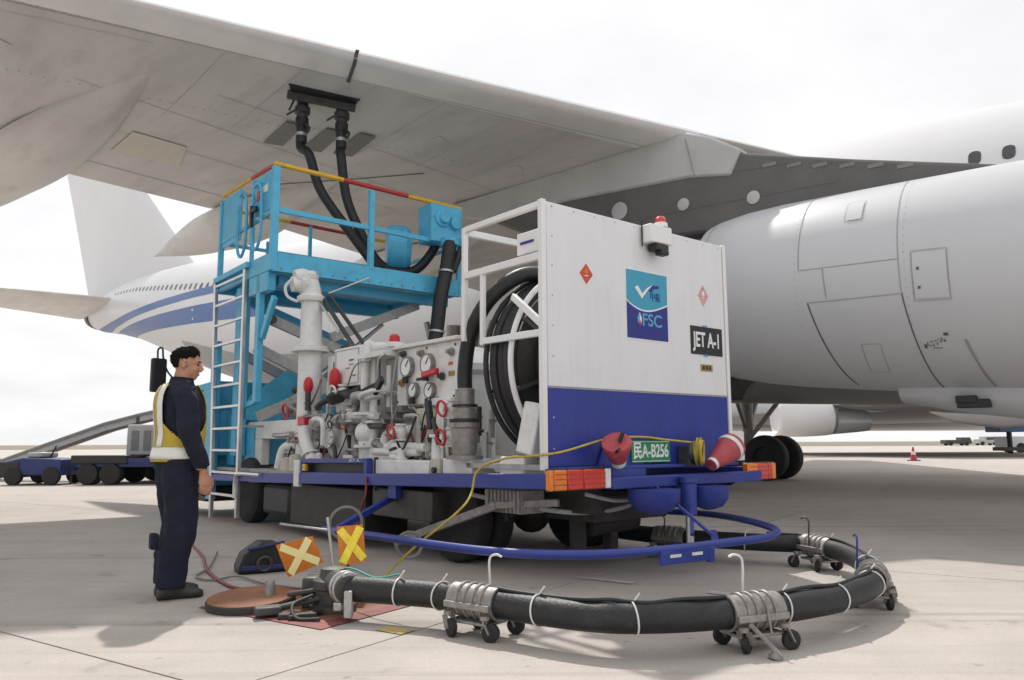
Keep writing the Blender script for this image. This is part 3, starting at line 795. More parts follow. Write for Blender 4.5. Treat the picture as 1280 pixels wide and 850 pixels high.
text_obj('lettering', 'JET A-1', .19, lambda x, y, z: Vector((2.0 + x, -.008 - z, 1.988 + y)), 'sign_white', jet_a, .39, bold=.004)
for x in (1.98,):
    for z in (1.853, 2.122): P('clip', 'sign_teal', lambda b: b.box((x, -.004, z), (.06, .008, .016)), jet_a)
lb = sheet('brass_label', [(1.90, 1.708), (2.075, 1.708), (2.075, 1.77), (1.90, 1.77)], 'brass', .0005, box, .004)
for k in range(3): sheet('lettering', [(1.925 + k * .045, 1.72), (1.955 + k * .045, 1.72), (1.955 + k * .045, 1.757), (1.925 + k * .045, 1.757)], 'sign_black', .0052, lb, .001)
for cx, cz, w, h, mm in ((.446, 2.412, .075, .085, 'decal_red'), (1.972, 2.41, .075, .10, 'decal_faded')):
    d = sheet('hazard_diamond', [(cx - w, cz), (cx, cz - h), (cx + w, cz), (cx, cz + h)], mm, .0005)
    sheet('flame_mark', [(cx - .022, cz + .01), (cx + .005, cz - .005), (cx + .022, cz + .012), (cx + .01, cz + .05), (cx, cz + .03), (cx - .008, cz + .058)], 'sign_white' if mm == 'decal_faded' else 'orange', .003, d)
    sheet('bar_mark', [(cx - .02, cz - .02), (cx + .02, cz - .02), (cx + .02, cz - .012), (cx - .02, cz - .012)], 'sign_white', .003, d)
# beacon on the top edge
bc = P('beacon', 'white_paint', lambda b: b.bb(1.12, 1.40, -.12, -.004, 2.77, 2.93), box, bevel=.01)
P('beacon_base', 'white_paint', lambda b: b.lathe((1.32, -.06, 2.93), (0, 0, 1), [(0, .065), (.04, .06), (.045, .05)], 16), bc)
P('beacon_lens', 'red_lens', lambda b: b.lathe((1.32, -.06, 2.97), (0, 0, 1), [(0, .050), (.04, .048), (.062, .03), (.066, .005)], 16), bc)
P('camera_housing', 'black', lambda b: (b.box((1.26, -.075, 2.735), (.16, .11, .06)), b.box((1.28, -.10, 2.69), (.10, .08, .045))), bc, bevel=.01)
P('cable', 'black', lambda b: b.tube([(1.115, -.02, 2.96), (1.112, -.025, 2.85), (1.115, -.02, 2.74)], .006), bc)
# hose reel inside the box: axle along the truck
reel = P('hose_reel', 'black', lambda b: b.lathe((.78, .42, 1.72), (0, 1, 0), [(0, .50), (.34, .50)], 40))
for u in (.42, .74):
    P('rim', 'white_paint' if u < .5 else 'rubber', lambda b: b.torus((.80, u, 1.72), (0, 1, 0), .80, .024, 64, 10), reel)
    for k in range(8):
        a = math.pi * 2 * k / 8 + .3
        P('spoke', 'dark_metal', lambda b: b.bar((.80 + .1 * math.cos(a), u, 1.72 + .1 * math.sin(a)), (.80 + .78 * math.cos(a), u, 1.72 + .78 * math.sin(a)), .02, .03), reel)
for k in range(3):
    u = .50 + .09 * k
    P('hose_turn', 'hose', lambda b: b.torus((.80, u, 1.72), (0, 1, 0), .735 if k % 2 else .75, .048, 64, 10), reel)
P('flange_disc', 'underbody', lambda b: b.lathe((.80, .46, 1.72), (0, 1, 0), [(0, .70), (.012, .70)], 48), reel)
P('hub', 'dark_metal', lambda b: b.lathe((.80, .33, 1.72), (0, 1, 0), [(0, .06), (.05, .13), (.13, .13)], 16), reel)
# deck hose from the reel down to its riser
def curve(name, m, pts, r, parent=truck, sub=8, n=10, closed=False):
    mb = MB(); mb.tube(catmull(pts, sub), r, n); return mb.build(name, m, parent, angle=60)
curve('delivery_hose', 'hose', [(.75, .62, 2.50), (.50, .66, 2.53), (.26, .68, 2.46), (.10, .84, 2.27), (.05, 1.02, 2.0), (.05, 1.10, 1.72), (.05, 1.10, 1.50)], .066, n=14)
cpl = P('riser_coupling', 'dull_steel', lambda b: b.lathe((.05, 1.10, .93), (0, 0, 1), [(0, .16), (.03, .16), (.035, .10), (.14, .115), (.26, .115), (.27, .13), (.31, .13), (.32, .10), (.43, .10), (.44, .085), (.60, .085), (.605, .075)], 24))
P('collar', 'rubber', lambda b: (b.lathe((.05, 1.10, 1.245), (0, 0, 1), [(0, .118), (0, .135), (.028, .135), (.028, .118)], 24, False), b.lathe((.05, 1.10, 1.375), (0, 0, 1), [(0, .10), (0, .112), (.02, .112), (.02, .10)], 24, False)), cpl)
# --- chassis
P('chassis_frame', 'underbody', lambda b: (b.bb(.55, .68, .1, 8.6, .50, .70), b.bb(1.63, 1.76, .1, 8.6, .50, .70), b.bb(.68, 1.63, .8, .95, .5, .66), b.bb(.68, 1.63, 4.4, 4.55, .5, .66)))
P('deck_plate', 'grime_grey', lambda b: b.bb(.05, 2.26, 1.06, 7.1, .70, .74))
# sloping side rail
P('side_rail', 'blue', lambda b: b.bar((-.035, -.14, .785), (-.035, 5.6, .635), .06, .115), bevel=.008)
P('side_rail', 'blue', lambda b: b.bar((2.345, -.14, .785), (2.345, 5.6, .635), .06, .115), bevel=.008)
P('rail_end', 'blue', lambda b: b.bar((-.03, 5.6, .63), (-.03, 7.0, .60), .05, .09), bevel=.006)
tb = P('tool_tray', 'blue', lambda b: (b.bar((-.02, 4.1, .872), (-.02, 2.62, .895), .07, .045), b.bar((-.02, 4.1, .73), (-.02, 2.62, .76), .07, .03), b.bb(-.055, .015, 2.60, 2.655, .75, .92), b.bb(-.055, .015, 4.06, 4.11, .72, .89)), bevel=.004)
P('tray_back', 'black', lambda b: b.bb(.03, .04, 2.62, 4.1, .74, .90), tb)
text_obj('lettering', 'JET A', .03, lambda x, y, z: Vector((-.0565 - z, 2.85 - x, .893 + y)), 'sign_white', tb, .22)
P('clamp_plate', 'pipe_white', lambda b: b.bb(-.075, -.02, 4.12, 4.25, .58, .88), bevel=.01)
P('latch', 'yellow', lambda b: b.bb(-.06, -.02, 3.98, 4.055, .76, .84), bevel=.008)
P('step_box', 'pipe_white', lambda b: b.bb(.03, .30, 1.62, 2.57, .765, .905), bevel=.008)
P('valve_box', 'pipe_white', lambda b: b.bb(.03, .28, .98, 1.40, .80, .935), bevel=.008)
P('valve_box', 'pipe_white', lambda b: b.bb(.03, .14, 2.585, 2.64, .73, .92), bevel=.006)
P('bracket', 'dark_metal', lambda b: b.bb(.02, .06, 2.565, 2.585, .60, .93))
P('cable_junction', 'beige', lambda b: b.bb(.02, .12, 1.43, 1.58, .80, .93), bevel=.006)
P('cap', 'black', lambda b: b.lathe((.02, 1.50, .83), (-1, 0, 0), [(0, .025), (.03, .025)], 12))
P('small_tank', 'white_paint', lambda b: b.bb(.05, .28, .33, .63, .80, .96), bevel=.02)
P('hydraulic_box', 'pipe_white', lambda b: b.bar((.12, .30, .97), (.16, .23, 1.37), .20, .20), bevel=.015)
P('battery_box', 'dark_metal', lambda b: b.bb(.05, .5, 1.6, 2.66, .36, .63), bevel=.012)
P('belly_box', 'underbody', lambda b: b.bb(.06, .5, 2.85, 4.6, .14, .60), bevel=.015)
P('fuel_tank', 'black', lambda b: b.bb(.06, .5, 4.65, 5.45, .20, .56), bevel=.05)
P('mud_flap', 'rubber', lambda b: b.bb(.02, .52, 2.74, 2.76, .12, .60))
P('blue_bracket', 'blue', lambda b: b.bb(-.02, .04, 2.10, 2.24, .55, .69))
# leaf spring, bars and hoses below
P('leaf_spring', 'dark_metal', lambda b: [b.bar((.52, .95 + .05 * k, .52 - .045 * k), (.52, 2.2 - .05 * k, .52 - .045 * k), .07, .025) for k in range(4)])
P('tow_bar', 'dull_steel', lambda b: (b.bar((.12, .75, .56), (.02, 2.15, .14), .05, .07), b.bar((.12, .75, .56), (.3, .2, .60), .05, .06)), bevel=.008)
P('under_pipe', 'grime_grey', lambda b: (b.tube(catmull([(.2, 1.2, .62), (.3, .6, .55), (.6, .3, .50), (1.0, .2, .52), (1.5, .3, .6)]), .02), b.tube(catmull([(.5, .1, .66), (.8, .05, .60), (1.1, .05, .62), (1.3, .1, .70)]), .016)))
P('grille_box', 'dull_steel', lambda b: [b.bb(.15, .155, .50 + .05 * k, .515 + .05 * k, .50, .68) for k in range(9)] + [b.bb(.16, .4, .48, .96, .50, .68)])
P('axle', 'underbody', lambda b: (b.cyl((.3, 1.5, .40), (2.0, 1.5, .40), .07), b.sphere((1.15, 1.5, .40), .2)))
P('differential_pipes', 'underbody', lambda b: (b.bb(.7, 1.6, .2, .8, .42, .62), b.cyl((.9, .5, .35), (1.5, .5, .38), .09), b.bb(.75, .85, .45, .55, .12, .42), b.bb(1.15, 1.24, .45, .55, .12, .40)))
def truck_wheel(v, u, r=.40, w=.22, name='wheel'):
    wh = P(name, 'tyre', lambda b: b.lathe((v, u, r), (1, 0, 0), [(0, r * .62), (0, r * .85), (.03, r * .97), (.06, r), (w - .06, r), (w - .03, r * .97), (w, r * .85), (w, r * .62)], 32))
    P('rim', 'grime_grey', lambda b: b.lathe((v, u, r), (1, 0, 0), [(.06, r * .63), (.03, r * .60), (.05, r * .3), (.02, r * .22), (.02, .01)], 24), wh)
    return wh
for v in (.22, .46, 1.70, 1.94): truck_wheel(v, 1.55)
for v in (.18, 1.95): truck_wheel(v, 6.35, .44, .26)
P('mudguard', 'underbody', lambda b: b.torus((.45, 1.55, .40), (1, 0, 0), .52, .025, 24, 6, 0, 180))
P('rear_bumper', 'blue', lambda b: (b.bb(.50, 2.50, -.20, -.10, .71, .80), b.bb(.6, 1.0, -.10, -.02, .72, .86)), bevel=.008)
P('bumper_plate', 'blue', lambda b: b.bb(.02, W_ - .02, -.10, .0, .855, .883), bevel=.006)
for (v0, v1, nm) in ((-.13, .50, 0), (2.30, 2.76, 1)):
    lh = P('tail_lamp', 'black', lambda b: b.bb(v0, v1, -.165, -.12, .715, .878), bevel=.006)
    P('orange_lens' if 0 else 'lens', 'orange_lens', lambda b: b.bb(v0 + .035, v0 + .16, -.188, -.164, .722, .870), lh, bevel=.01)
    P('lens', 'red_lens', lambda b: b.bb(v0 + .165, v0 + .33, -.188, -.164, .722, .870), lh, bevel=.01)
    P('lens', 'red_lens', lambda b: b.bb(v0 + .335, v1 - .07, -.186, -.164, .722, .870), lh, bevel=.01)
    P('lens', 'reflect_white' if nm == 0 else 'orange_lens', lambda b: b.bb(v1 - .065, v1 - .005, -.186, -.164, .722, .870), lh, bevel=.008)
    P('side_lens', 'orange_lens', lambda b: b.bb(v0 - .006, v0 + .028, -.188, -.13, .722, .870), lh, bevel=.008)
    P('lens_grid', 'red', lambda b: [b.bb(v0 + .04, v1 - .075, -.1905, -.187, z, z + .006) for z in (.76, .80, .835)], lh)
# number plate on a slanted holder
npl = P('number_plate', 'plate_green', lambda b: b.prism([(.90, .905), (1.385, .90), (1.385, 1.078), (.90, 1.082)], lambda x, y, h: Vector((x, -.03 - h, y)), .006))
text_obj('lettering', '民A-B256', .15, lambda x, y, z: Vector((1.14 + x, -.0375 - z, .99 + y)), 'sign_white', npl, .44, bold=.003)
P('plate_border', 'sign_white', lambda b: [b.bb(x0, x1, -.0385, -.036, z0, z1) for x0, x1, z0, z1 in ((.91, 1.375, 1.068, 1.073), (.91, 1.375, .908, .913))], npl)
P('plate_bracket', 'navy_panel', lambda b: b.prism([(.52, .88), (1.30, .88), (1.06, .885), (.90, 1.0), (.80, 1.06), (.60, 1.06)], lambda x, y, h: Vector((x, -.012 - h, y)), .012))
# cone holders hanging from the bumper, jack leg
for v, r in ((.92, .20), (1.62, .17)):
    P('cone_holder', 'blue', lambda b: b.lathe((v, -.24, .70), (0, 0, -1), [(0, r), (.0, r + .01), (.10, r), (.17, r * .7), (.20, r * .2)], 24))
jl = P('jack_leg', 'blue', lambda b: (b.lathe((1.32, -.27, .48), (0, 0, 1), [(0, .062), (.25, .065), (.26, .075), (.3, .075)], 20)))
P('jack_rod', 'alu', lambda b: b.cyl((1.32, -.27, .20), (1.32, -.27, .49), .032), jl)
P('jack_foot', 'dark_metal', lambda b: b.lathe((1.32, -.27, 0), (0, 0, 1), [(.17, .06), (.19, .06), (.21, .04)], 16), jl)
# coiled cable bracket
P('cable_hook', 'dark_metal', lambda b: (b.bb(1.52, 1.60, -.13, -.01, .86, 1.03), b.bb(1.53, 1.59, -.16, -.12, .98, 1.04)), bevel=.006)
# spare right-hand parts seen past the panel
P('side_cabinet', 'white_paint', lambda b: b.bb(W_ + .22, W_ + .60, .25, .55, .88, 1.17), bevel=.01)
P('side_valve', 'underbody', lambda b: (b.cyl((W_ + .34, .5, 1.17), (W_ + .34, .5, 1.42), .14), b.cyl((W_ + .1, .5, 1.42), (W_ + .5, .45, 1.44), .10)))
# --- blue hoop that carries the intake hose
hp = [(-.75, 2.1, .32), (-.80, 1.24, .35), (-.72, -.14, .36), (-.35, -.72, .36), (.22, -.92, .36), (.77, -.96, .36), (1.32, -.98, .36), (1.75, -.78, .37), (2.14, -.24, .38), (2.38, .35, .38), (2.3, .85, .38), (2.0, 1.2, .4)]
hoop = curve('hose_hoop', 'blue', hp, .030, n=12)
P('hoop_bracket', 'blue', lambda b: (b.bar((.15, -.93, .31), (.62, -.98, .31), .03, .09), b.cyl((.62, -.98, .355), (.62, -.98, .25), .03), b.bar((.75, -.93, .36), (1.25, -.55, .36), .05, .05)), hoop, bevel=.005)
P('hoop_slot', 'reflect_white', lambda b: (b.box((.27, -.962, .32), (.10, .006, .02), Euler((0, 0, -.1))), b.box((.47, -.985, .32), (.10, .006, .02), Euler((0, 0, -.1)))), hoop)
P('hoop_strut', 'blue', lambda b: (b.bar((-.76, 1.9, .32), (.1, 2.3, .56), .05), b.bar((2.2, .9, .38), (2.0, 1.2, .6), .05), b.bar((1.0, -.2, .71), (1.0, -.72, .38), .02), b.bar((1.35, -.27, .6), (1.05, -.5, .36), .03)), hoop)

# --- pipework and equipment on the deck
def pipe(pts, r, name='pipe', m='pipe_white', n=12, sub=6): return curve(name, m, pts, r, truck, sub, n)
def flange(c, ax, r, t=.03, parent=truck, m='pipe_white'):
    f = P('flange', m, lambda b: b.lathe(c, ax, [(0, r), (t, r)], 20), parent, bevel=.004)
    c = Vector(c); axv = Vector(ax).normalized(); rg = MB().ring(c + axv * t, axv, r * .82, 8)
    P('bolts', 'dull_steel', lambda b: [b.cyl(q, q + axv * .012, .012, n=6) for q in rg], f)
    return f
col = P('column_pipe', 'pipe_white', lambda b: b.lathe((.40, 4.90, .74), (0, 0, 1), [(0, .15), (1.54, .15), (1.56, .138), (2.14, .132), (2.16, .132)], 24))
P('flange', 'pipe_white', lambda b: b.lathe((.40, 4.90, 2.22), (0, 0, 1), [(0, .235), (.035, .235), (.035, .21), (.075, .21)], 24), col, bevel=.005)
P('flange', 'pipe_white', lambda b: b.lathe((.39, 4.90, 2.87), (0, 0, 1), [(0, .17), (.03, .18), (.06, .18), (.09, .14)], 24), col)
P('swivel_elbow', 'pipe_white', lambda b: b.tube(catmull([(.39, 4.90, 2.92), (.38, 4.90, 3.02), (.35, 4.90, 3.12), (.28, 4.92, 3.18), (.18, 4.94, 3.16)]), [.135 - .03 * k / 32 for k in range(33)], 16), col, angle=60)
P('swivel_joint', 'pipe_white', lambda b: (b.lathe((.30, 4.92, 3.10), (-.7, .1, -.1), [(0, .13), (.06, .13), (.07, .10), (.16, .10)], 18), b.lathe((.36, 4.88, 3.16), (0, 0, 1), [(0, .10), (.05, .11), (.06, .08), (.10, .07)], 16)), col)
P('handle_loop', 'pipe_white', lambda b: b.tube(catmull([(.22, 4.94, 2.86), (.10, 4.97, 2.92), (.07, 4.97, 3.04), (.14, 4.95, 3.14)]), .02), col)
P('platform_arm', 'dark_metal', lambda b: (b.bar((.50, 4.80, 2.92), (.52, 3.95, 2.18), .035, .05), b.bar((.58, 4.76, 2.95), (.62, 3.8, 2.15), .03, .045)), bevel=.005)
P('platform_arm', 'alu', lambda b: (b.cyl((.46, 4.85, 2.90), (.46, 4.25, 2.40), .016), b.cyl((.56, 4.76, 2.98), (1.0, 4.5, 3.20), .010)))
# control boxes with red knobs
cb = P('control_box', 'white_paint', lambda b: b.bb(.35, .80, 3.50, 4.14, 1.72, 2.18), bevel=.012)
P('door_seam', 'soft_seam', lambda b: (b.bb(.343, .349, 3.54, 4.10, 1.75, 1.756), b.bb(.343, .349, 3.54, 4.10, 2.145, 2.15), b.bb(.343, .349, 3.54, 3.546, 1.756, 2.145), b.bb(.343, .349, 4.094, 4.1, 1.756, 2.145)), cb)
for z, y, mm in ((2.02, 3.72, 'sign_black'), (1.97, 3.72, 'soft_seam'), (1.84, 3.66, 'decal_red'), (1.93, 3.8, 'soft_seam')):
    P('label', mm, lambda b: b.bb(.345, .349, y - .06, y + .05, z - .008, z + .008), cb)
P('valve_block', 'pipe_white', lambda b: b.bb(.55, .95, 4.20, 4.72, 1.60, 2.16), bevel=.015)
P('gauge_slot', 'sign_black', lambda b: (b.bb(.535, .549, 4.50, 4.53, 1.92, 2.07), b.bb(.535, .549, 4.30, 4.62, 1.64, 1.72)))
for y, z, r in ((4.68, 1.75, .085), (3.98, 1.79, .10)):
    kn = P('red_knob', 'bright_red', lambda b: b.sphere((.28, y, z + .03), r, 16, 10, (.7, .8, 1.25)))
    P('stem', 'dark_metal', lambda b: b.cyl((.28, y, z - .28), (.28, y, z), .035), kn)
P('red_tag', 'bright_red', lambda b: b.box((.27, 4.76, 1.345), (.08, .20, .11)), bevel=.01)
# white frame with leg on the left
fr = P('equipment_frame', 'pipe_white', lambda b: (b.bb(.28, .34, 4.66, 6.80, 1.13, 1.37), b.bb(.34, .9, 4.66, 6.80, 1.30, 1.34)), bevel=.01)
P('frame_leg', 'pipe_white', lambda b: b.bb(.28, .40, 6.08, 6.36, .70, 1.13), fr, bevel=.01)
P('frame_leg', 'pipe_white', lambda b: b.bb(.30, .40, 5.0, 5.2, .74, 1.13), fr, bevel=.01)
# pump: volute, suction and outlet pipes
pm = P('pump', 'pipe_white', lambda b: (b.torus((.45, 4.12, 1.14), (1, 0, 0), .20, .085, 32, 12), b.lathe((.38, 4.12, 1.14), (1, 0, 0), [(0, .05), (.0, .10), (.05, .2), (.2, .2), (.35, .14)], 24)))
P('volute_outlet', 'pipe_white', lambda b: b.tube(catmull([(.45, 4.32, 1.14), (.44, 4.40, 1.28), (.42, 4.55, 1.36), (.42, 4.75, 1.30), (.42, 4.9, 1.2)]), .08, 12), pm, angle=60)
flange((.30, 4.12, 1.14), (-1, 0, 0), .13, .03, pm)
P('pump_feet', 'pipe_white', lambda b: (b.bb(.35, .55, 3.85, 4.4, .74, .86),), pm, bevel=.01)
pipe([(.25, 4.72, 1.25), (.23, 4.6, 1.08), (.22, 4.42, .92), (.22, 4.3, .78)], .075)
pipe([(.5, 3.62, .78), (.45, 3.62, 1.3), (.5, 3.62, 1.5), (.7, 3.62, 1.62)], .06)
pipe([(.35, 3.38, .76), (.35, 3.38, 2.05), (.45, 3.35, 2.15), (.8, 3.3, 2.16)], .045)
pipe([(.30, 3.10, .76), (.30, 3.10, 1.50), (.30, 3.04, 1.6), (.30, 2.9, 1.64)], .05)
pipe([(.28, 3.20, .80), (.3, 3.2, 1.20), (.45, 3.2, 1.28)], .095)
pipe([(.25, 2.95, 1.35), (.25, 3.25, 1.36), (.27, 3.7, 1.37)], .035)
pipe([(.3, 1.72, 1.44), (.3, 1.85, 1.1), (.27, 1.80, .80)], .07)
pipe([(.3, 1.64, 1.44), (.25, 1.63, 1.1), (.25, 1.62, .9)], .025, m='steel')
pipe([(.35, 2.9, .80), (.35, 2.9, 1.15), (.45, 2.62, 1.2), (.45, 2.52, 1.2)], .055)
pipe([(.2, 5.3, .76), (.22, 5.2, 1.0), (.3, 5.0, 1.06), (.5, 4.9, 1.06)], .06)
pipe([(.25, 5.6, 1.18), (.22, 5.4, 1.17), (.22, 5.0, 1.18)], .03, m='steel')
pipe([(.3, 2.2, .98), (.27, 2.6, .97), (.27, 3.0, .98)], .04)
for c, ax, r in (((.28, 3.20, 1.02), (0, 0, 1), .14), ((.30, 3.10, 1.28), (0, 0, 1), .09), ((.5, 3.62, 1.05), (0, 0, 1), .10), ((.35, 3.38, 1.58), (0, 0, 1), .085), ((.35, 3.38, 1.2), (0, 0, 1), .085), ((.22, 4.45, .95), (0, -.6, -1), .11), ((.30, 1.83, 1.12), (0, 0, 1), .11), ((.42, 4.70, 1.34), (0, 1, -.3), .12)):
    flange(c, ax, r)
P('valve_body', 'pipe_white', lambda b: (b.sphere((.28, 3.20, 1.18), .13, 16, 10), b.lathe((.28, 3.20, 1.28), (0, 0, 1), [(0, .06), (.08, .06), (.09, .16), (.12, .16)], 16)))
P('hand_wheel', 'pipe_white', lambda b: (b.torus((.28, 3.05, 1.58), (0, .3, 1), .16, .022, 24, 8), b.lathe((.28, 3.05, 1.53), (0, .3, 1), [(0, .10), (.08, .13), (.12, .05)], 16)))
P('lever', 'black', lambda b: b.bar((.24, 2.98, 1.60), (.22, 2.80, 1.74), .05, .08), bevel=.01)
P('lever', 'black', lambda b: b.bar((.24, 1.86, 1.30), (.22, 1.74, 1.06), .04, .06), bevel=.01)
P('lever', 'black', lambda b: b.bar((.24, 1.96, 1.47), (.24, 1.90, 1.20), .05, .07), bevel=.01)
P('filter_vessel', 'pipe_white', lambda b: b.lathe((1.15, 2.6, .78), (0, 0, 1), [(0, .42), (1.0, .42), (1.05, .47), (1.12, .47), (1.2, .40), (1.32, .22), (1.36, .02)], 32))
P('filter_vessel', 'pipe_white', lambda b: b.lathe((1.25, 3.9, .78), (0, 0, 1), [(0, .36), (.8, .36), (.85, .42), (.92, .42), (1.0, .34), (1.1, .12), (1.12, .02)], 32))
P('meter', 'grime_grey', lambda b: (b.lathe((.40, 3.85, 1.42), (0, 0, 1), [(0, .14), (.16, .16), (.22, .10)], 18), b.bb(.3, .55, 3.6, 4.1, 1.50, 1.58)))
P('meter_head', 'rubber', lambda b: (b.lathe((.36, 3.9, 1.56), (-.3, 0, 1), [(0, .17), (.10, .19), (.13, .12)], 18), b.bar((.3, 3.4, 1.66), (.3, 4.1, 1.58), .05, .06)))
P('hose_pair', 'black', lambda b: (b.tube(catmull([(.33, 3.9, 1.62), (.26, 3.7, 1.62), (.27, 3.45, 1.60), (.4, 3.2, 1.7)]), .04), b.tube(catmull([(.33, 4.0, 1.60), (.25, 4.2, 1.55), (.27, 4.4, 1.5), (.4, 4.6, 1.5)]), .035), b.tube(catmull([(.4, 3.8, 1.4), (.32, 3.75, 1.28), (.35, 3.72, 1.1), (.4, 3.7, .8)]), .03)))
P('motor', 'dark_metal', lambda b: (b.lathe((.6, 4.95, 1.0), (0, 1, 0), [(0, .15), (.02, .18), (.4, .18), (.42, .14)], 20),))
P('manifold_block', 'grime_grey', lambda b: (b.bb(.5, .9, 4.5, 5.5, .78, .95), b.bb(.36, .5, 5.2, 5.6, .78, 1.05)), bevel=.01)
P('canister', 'beige', lambda b: (b.lathe((.22, 5.05, .72), (0, 0, 1), [(0, .10), (.16, .10), (.18, .05)], 14), b.lathe((.22, 4.82, .72), (0, 0, 1), [(0, .09), (.2, .09), (.22, .05)], 14)))
# gauge panel
gp = P('gauge_panel', 'pipe_white', lambda b: (b.bb(.45, .49, 1.735, 2.87, 1.46, 2.06), b.bb(.40, .62, 1.72, 2.92, 2.06, 2.10), b.bb(.33, .50, 1.72, 2.1, 1.43, 1.50), b.bb(.49, .7, 2.5, 2.87, 1.46, 2.06)), bevel=.008)
for y, z, r in ((2.25, 1.86, .11), (2.63, 1.86, .11), (2.50, 1.61, .082), (2.20, 1.59, .082)):
    ga = P('gauge', 'dull_steel', lambda b: b.lathe((.449, y, z), (-1, 0, 0), [(0, r), (.05, r), (.055, r * .86), (.045, r * .84)], 24), gp)
    P('dial', 'sign_white', lambda b: b.lathe((.402, y, z), (-1, 0, 0), [(0, r * .83), (.001, r * .83)], 24), ga)
    P('needle', 'sign_black', lambda b: b.bar((.398, y, z), (.398, y - .05, z + r * .6), .004, .012), ga)
    P('stub', 'black', lambda b: b.cyl((.40, y, z - r - .06), (.40, y, z - r), .035), gp)
rh = P('red_handle', 'bright_red', lambda b: b.bar((.36, 2.24, 1.745), (.36, 1.98, 1.77), .05, .06), gp, bevel=.012)
P('pressure_line', 'steel', lambda b: (b.tube([(.43, 2.25, 1.72), (.43, 2.25, 1.46), (.43, 2.25, 1.2)], .010), b.tube([(.43, 2.85, 2.0), (.43, 2.95, 1.6), (.43, 2.9, 1.0)], .012)), gp)
bc2 = P('warning_beacon', 'white_paint', lambda b: b.lathe((.45, 2.94, 2.10), (0, 0, 1), [(0, .10), (.05, .10), (.055, .07)], 16))
P('lens', 'bright_red', lambda b: b.lathe((.45, 2.94, 2.155), (0, 0, 1), [(0, .06), (.06, .056), (.085, .035), (.09, .004)], 16), bc2)
P('cabinet', 'beige', lambda b: b.bb(.38, .70, 2.04, 2.38, .92, 1.415), bevel=.01)
P('cabinet_knob', 'black', lambda b: b.lathe((.38, 2.09, 1.11), (-1, 0, 0), [(0, .04), (.03, .04)], 14))
P('cabinet', 'pipe_white', lambda b: b.bb(.40, .8, 3.28, 3.48, .76, 2.02), bevel=.01)
P('cabinet', 'grime_grey', lambda b: b.bb(.55, .9, 2.95, 3.3, 1.4, 2.0), bevel=.01)
P('tray', 'pipe_white', lambda b: (b.bb(.3, .8, 2.9, 3.5, 2.0, 2.06), b.bb(.5, .9, 3.2, 3.5, 1.3, 1.35)), bevel=.006)
P('flat_rail', 'pipe_white', lambda b: (b.bb(.25, .30, 2.62, 3.68, .90, .94), b.bb(.30, .34, 2.42, 3.1, 1.02, 1.06)), bevel=.004)
P('fill_pipe', 'pipe_white', lambda b: b.tube([(.8, 1.3, .95), (.8, 1.3, 2.1)], .2, 24))
for y0, z0, y1, z1 in ((3.7, 1.72, 3.2, 1.98), (3.0, 1.7, 2.9, 2.02), (3.5, 1.0, 2.9, 1.1), (2.0, 1.2, 1.5, 1.45), (1.45, .98, 1.2, 1.3), (4.9, 1.45, 5.6, 1.5)):
    P('thin_line', 'steel', lambda b: b.tube(catmull([(.3, y0, z0), (.26, (y0 + y1) / 2, (z0 + z1) / 2 + .08), (.32, y1, z1)]), .011))
for k in range(4):
    y = 1.45 + .9 * k; z = .80 + .06 * (k % 3)
    P('fitting', 'pipe_white' if k % 2 else 'dull_steel', lambda b: (b.lathe((.20, y, z), (0, .2, 1), [(0, .05), (.05, .06), (.07, .035), (.14, .04), (.16, .02)], 12), b.cyl((.20, y, z + .06), (.12, y + .1, z + .08), .022)))

# crowded small plumbing between the big pieces
rnd = random.Random(11)
MATS = ['pipe_white'] * 8 + ['grime_grey'] * 2 + ['dull_steel'] * 3 + ['dark_metal'] * 2
def valve(v, u, z, s, m):
    vb = P('small_valve', m, lambda b: (b.lathe((v, u, z - .07 * s), (0, 0, 1), [(0, .05 * s), (.015, .05 * s), (.02, .03 * s), (.05 * s, .045 * s), (.09 * s, .045 * s), (.12 * s, .03 * s), (.125 * s, .05 * s), (.14 * s, .05 * s)], 14),
        b.cyl((v, u, z), (v - .10 * s, u, z), .018 * s, n=8)))
    if rnd.random() < .6:
        P('hand_wheel', rnd.choice(['bright_red', 'dull_steel', 'black', 'pipe_white']), lambda b: b.torus((v - .10 * s, u, z), (1, 0, .2), .055 * s, .010 * s, 18, 6), vb)
    else:
        P('lever', rnd.choice(['bright_red', 'black', 'yellow', 'black']), lambda b: b.bar((v - .10 * s, u, z), (v - .11 * s, u + rnd.uniform(-.12, .12), z + rnd.uniform(-.05, .12)), .016, .026), vb)
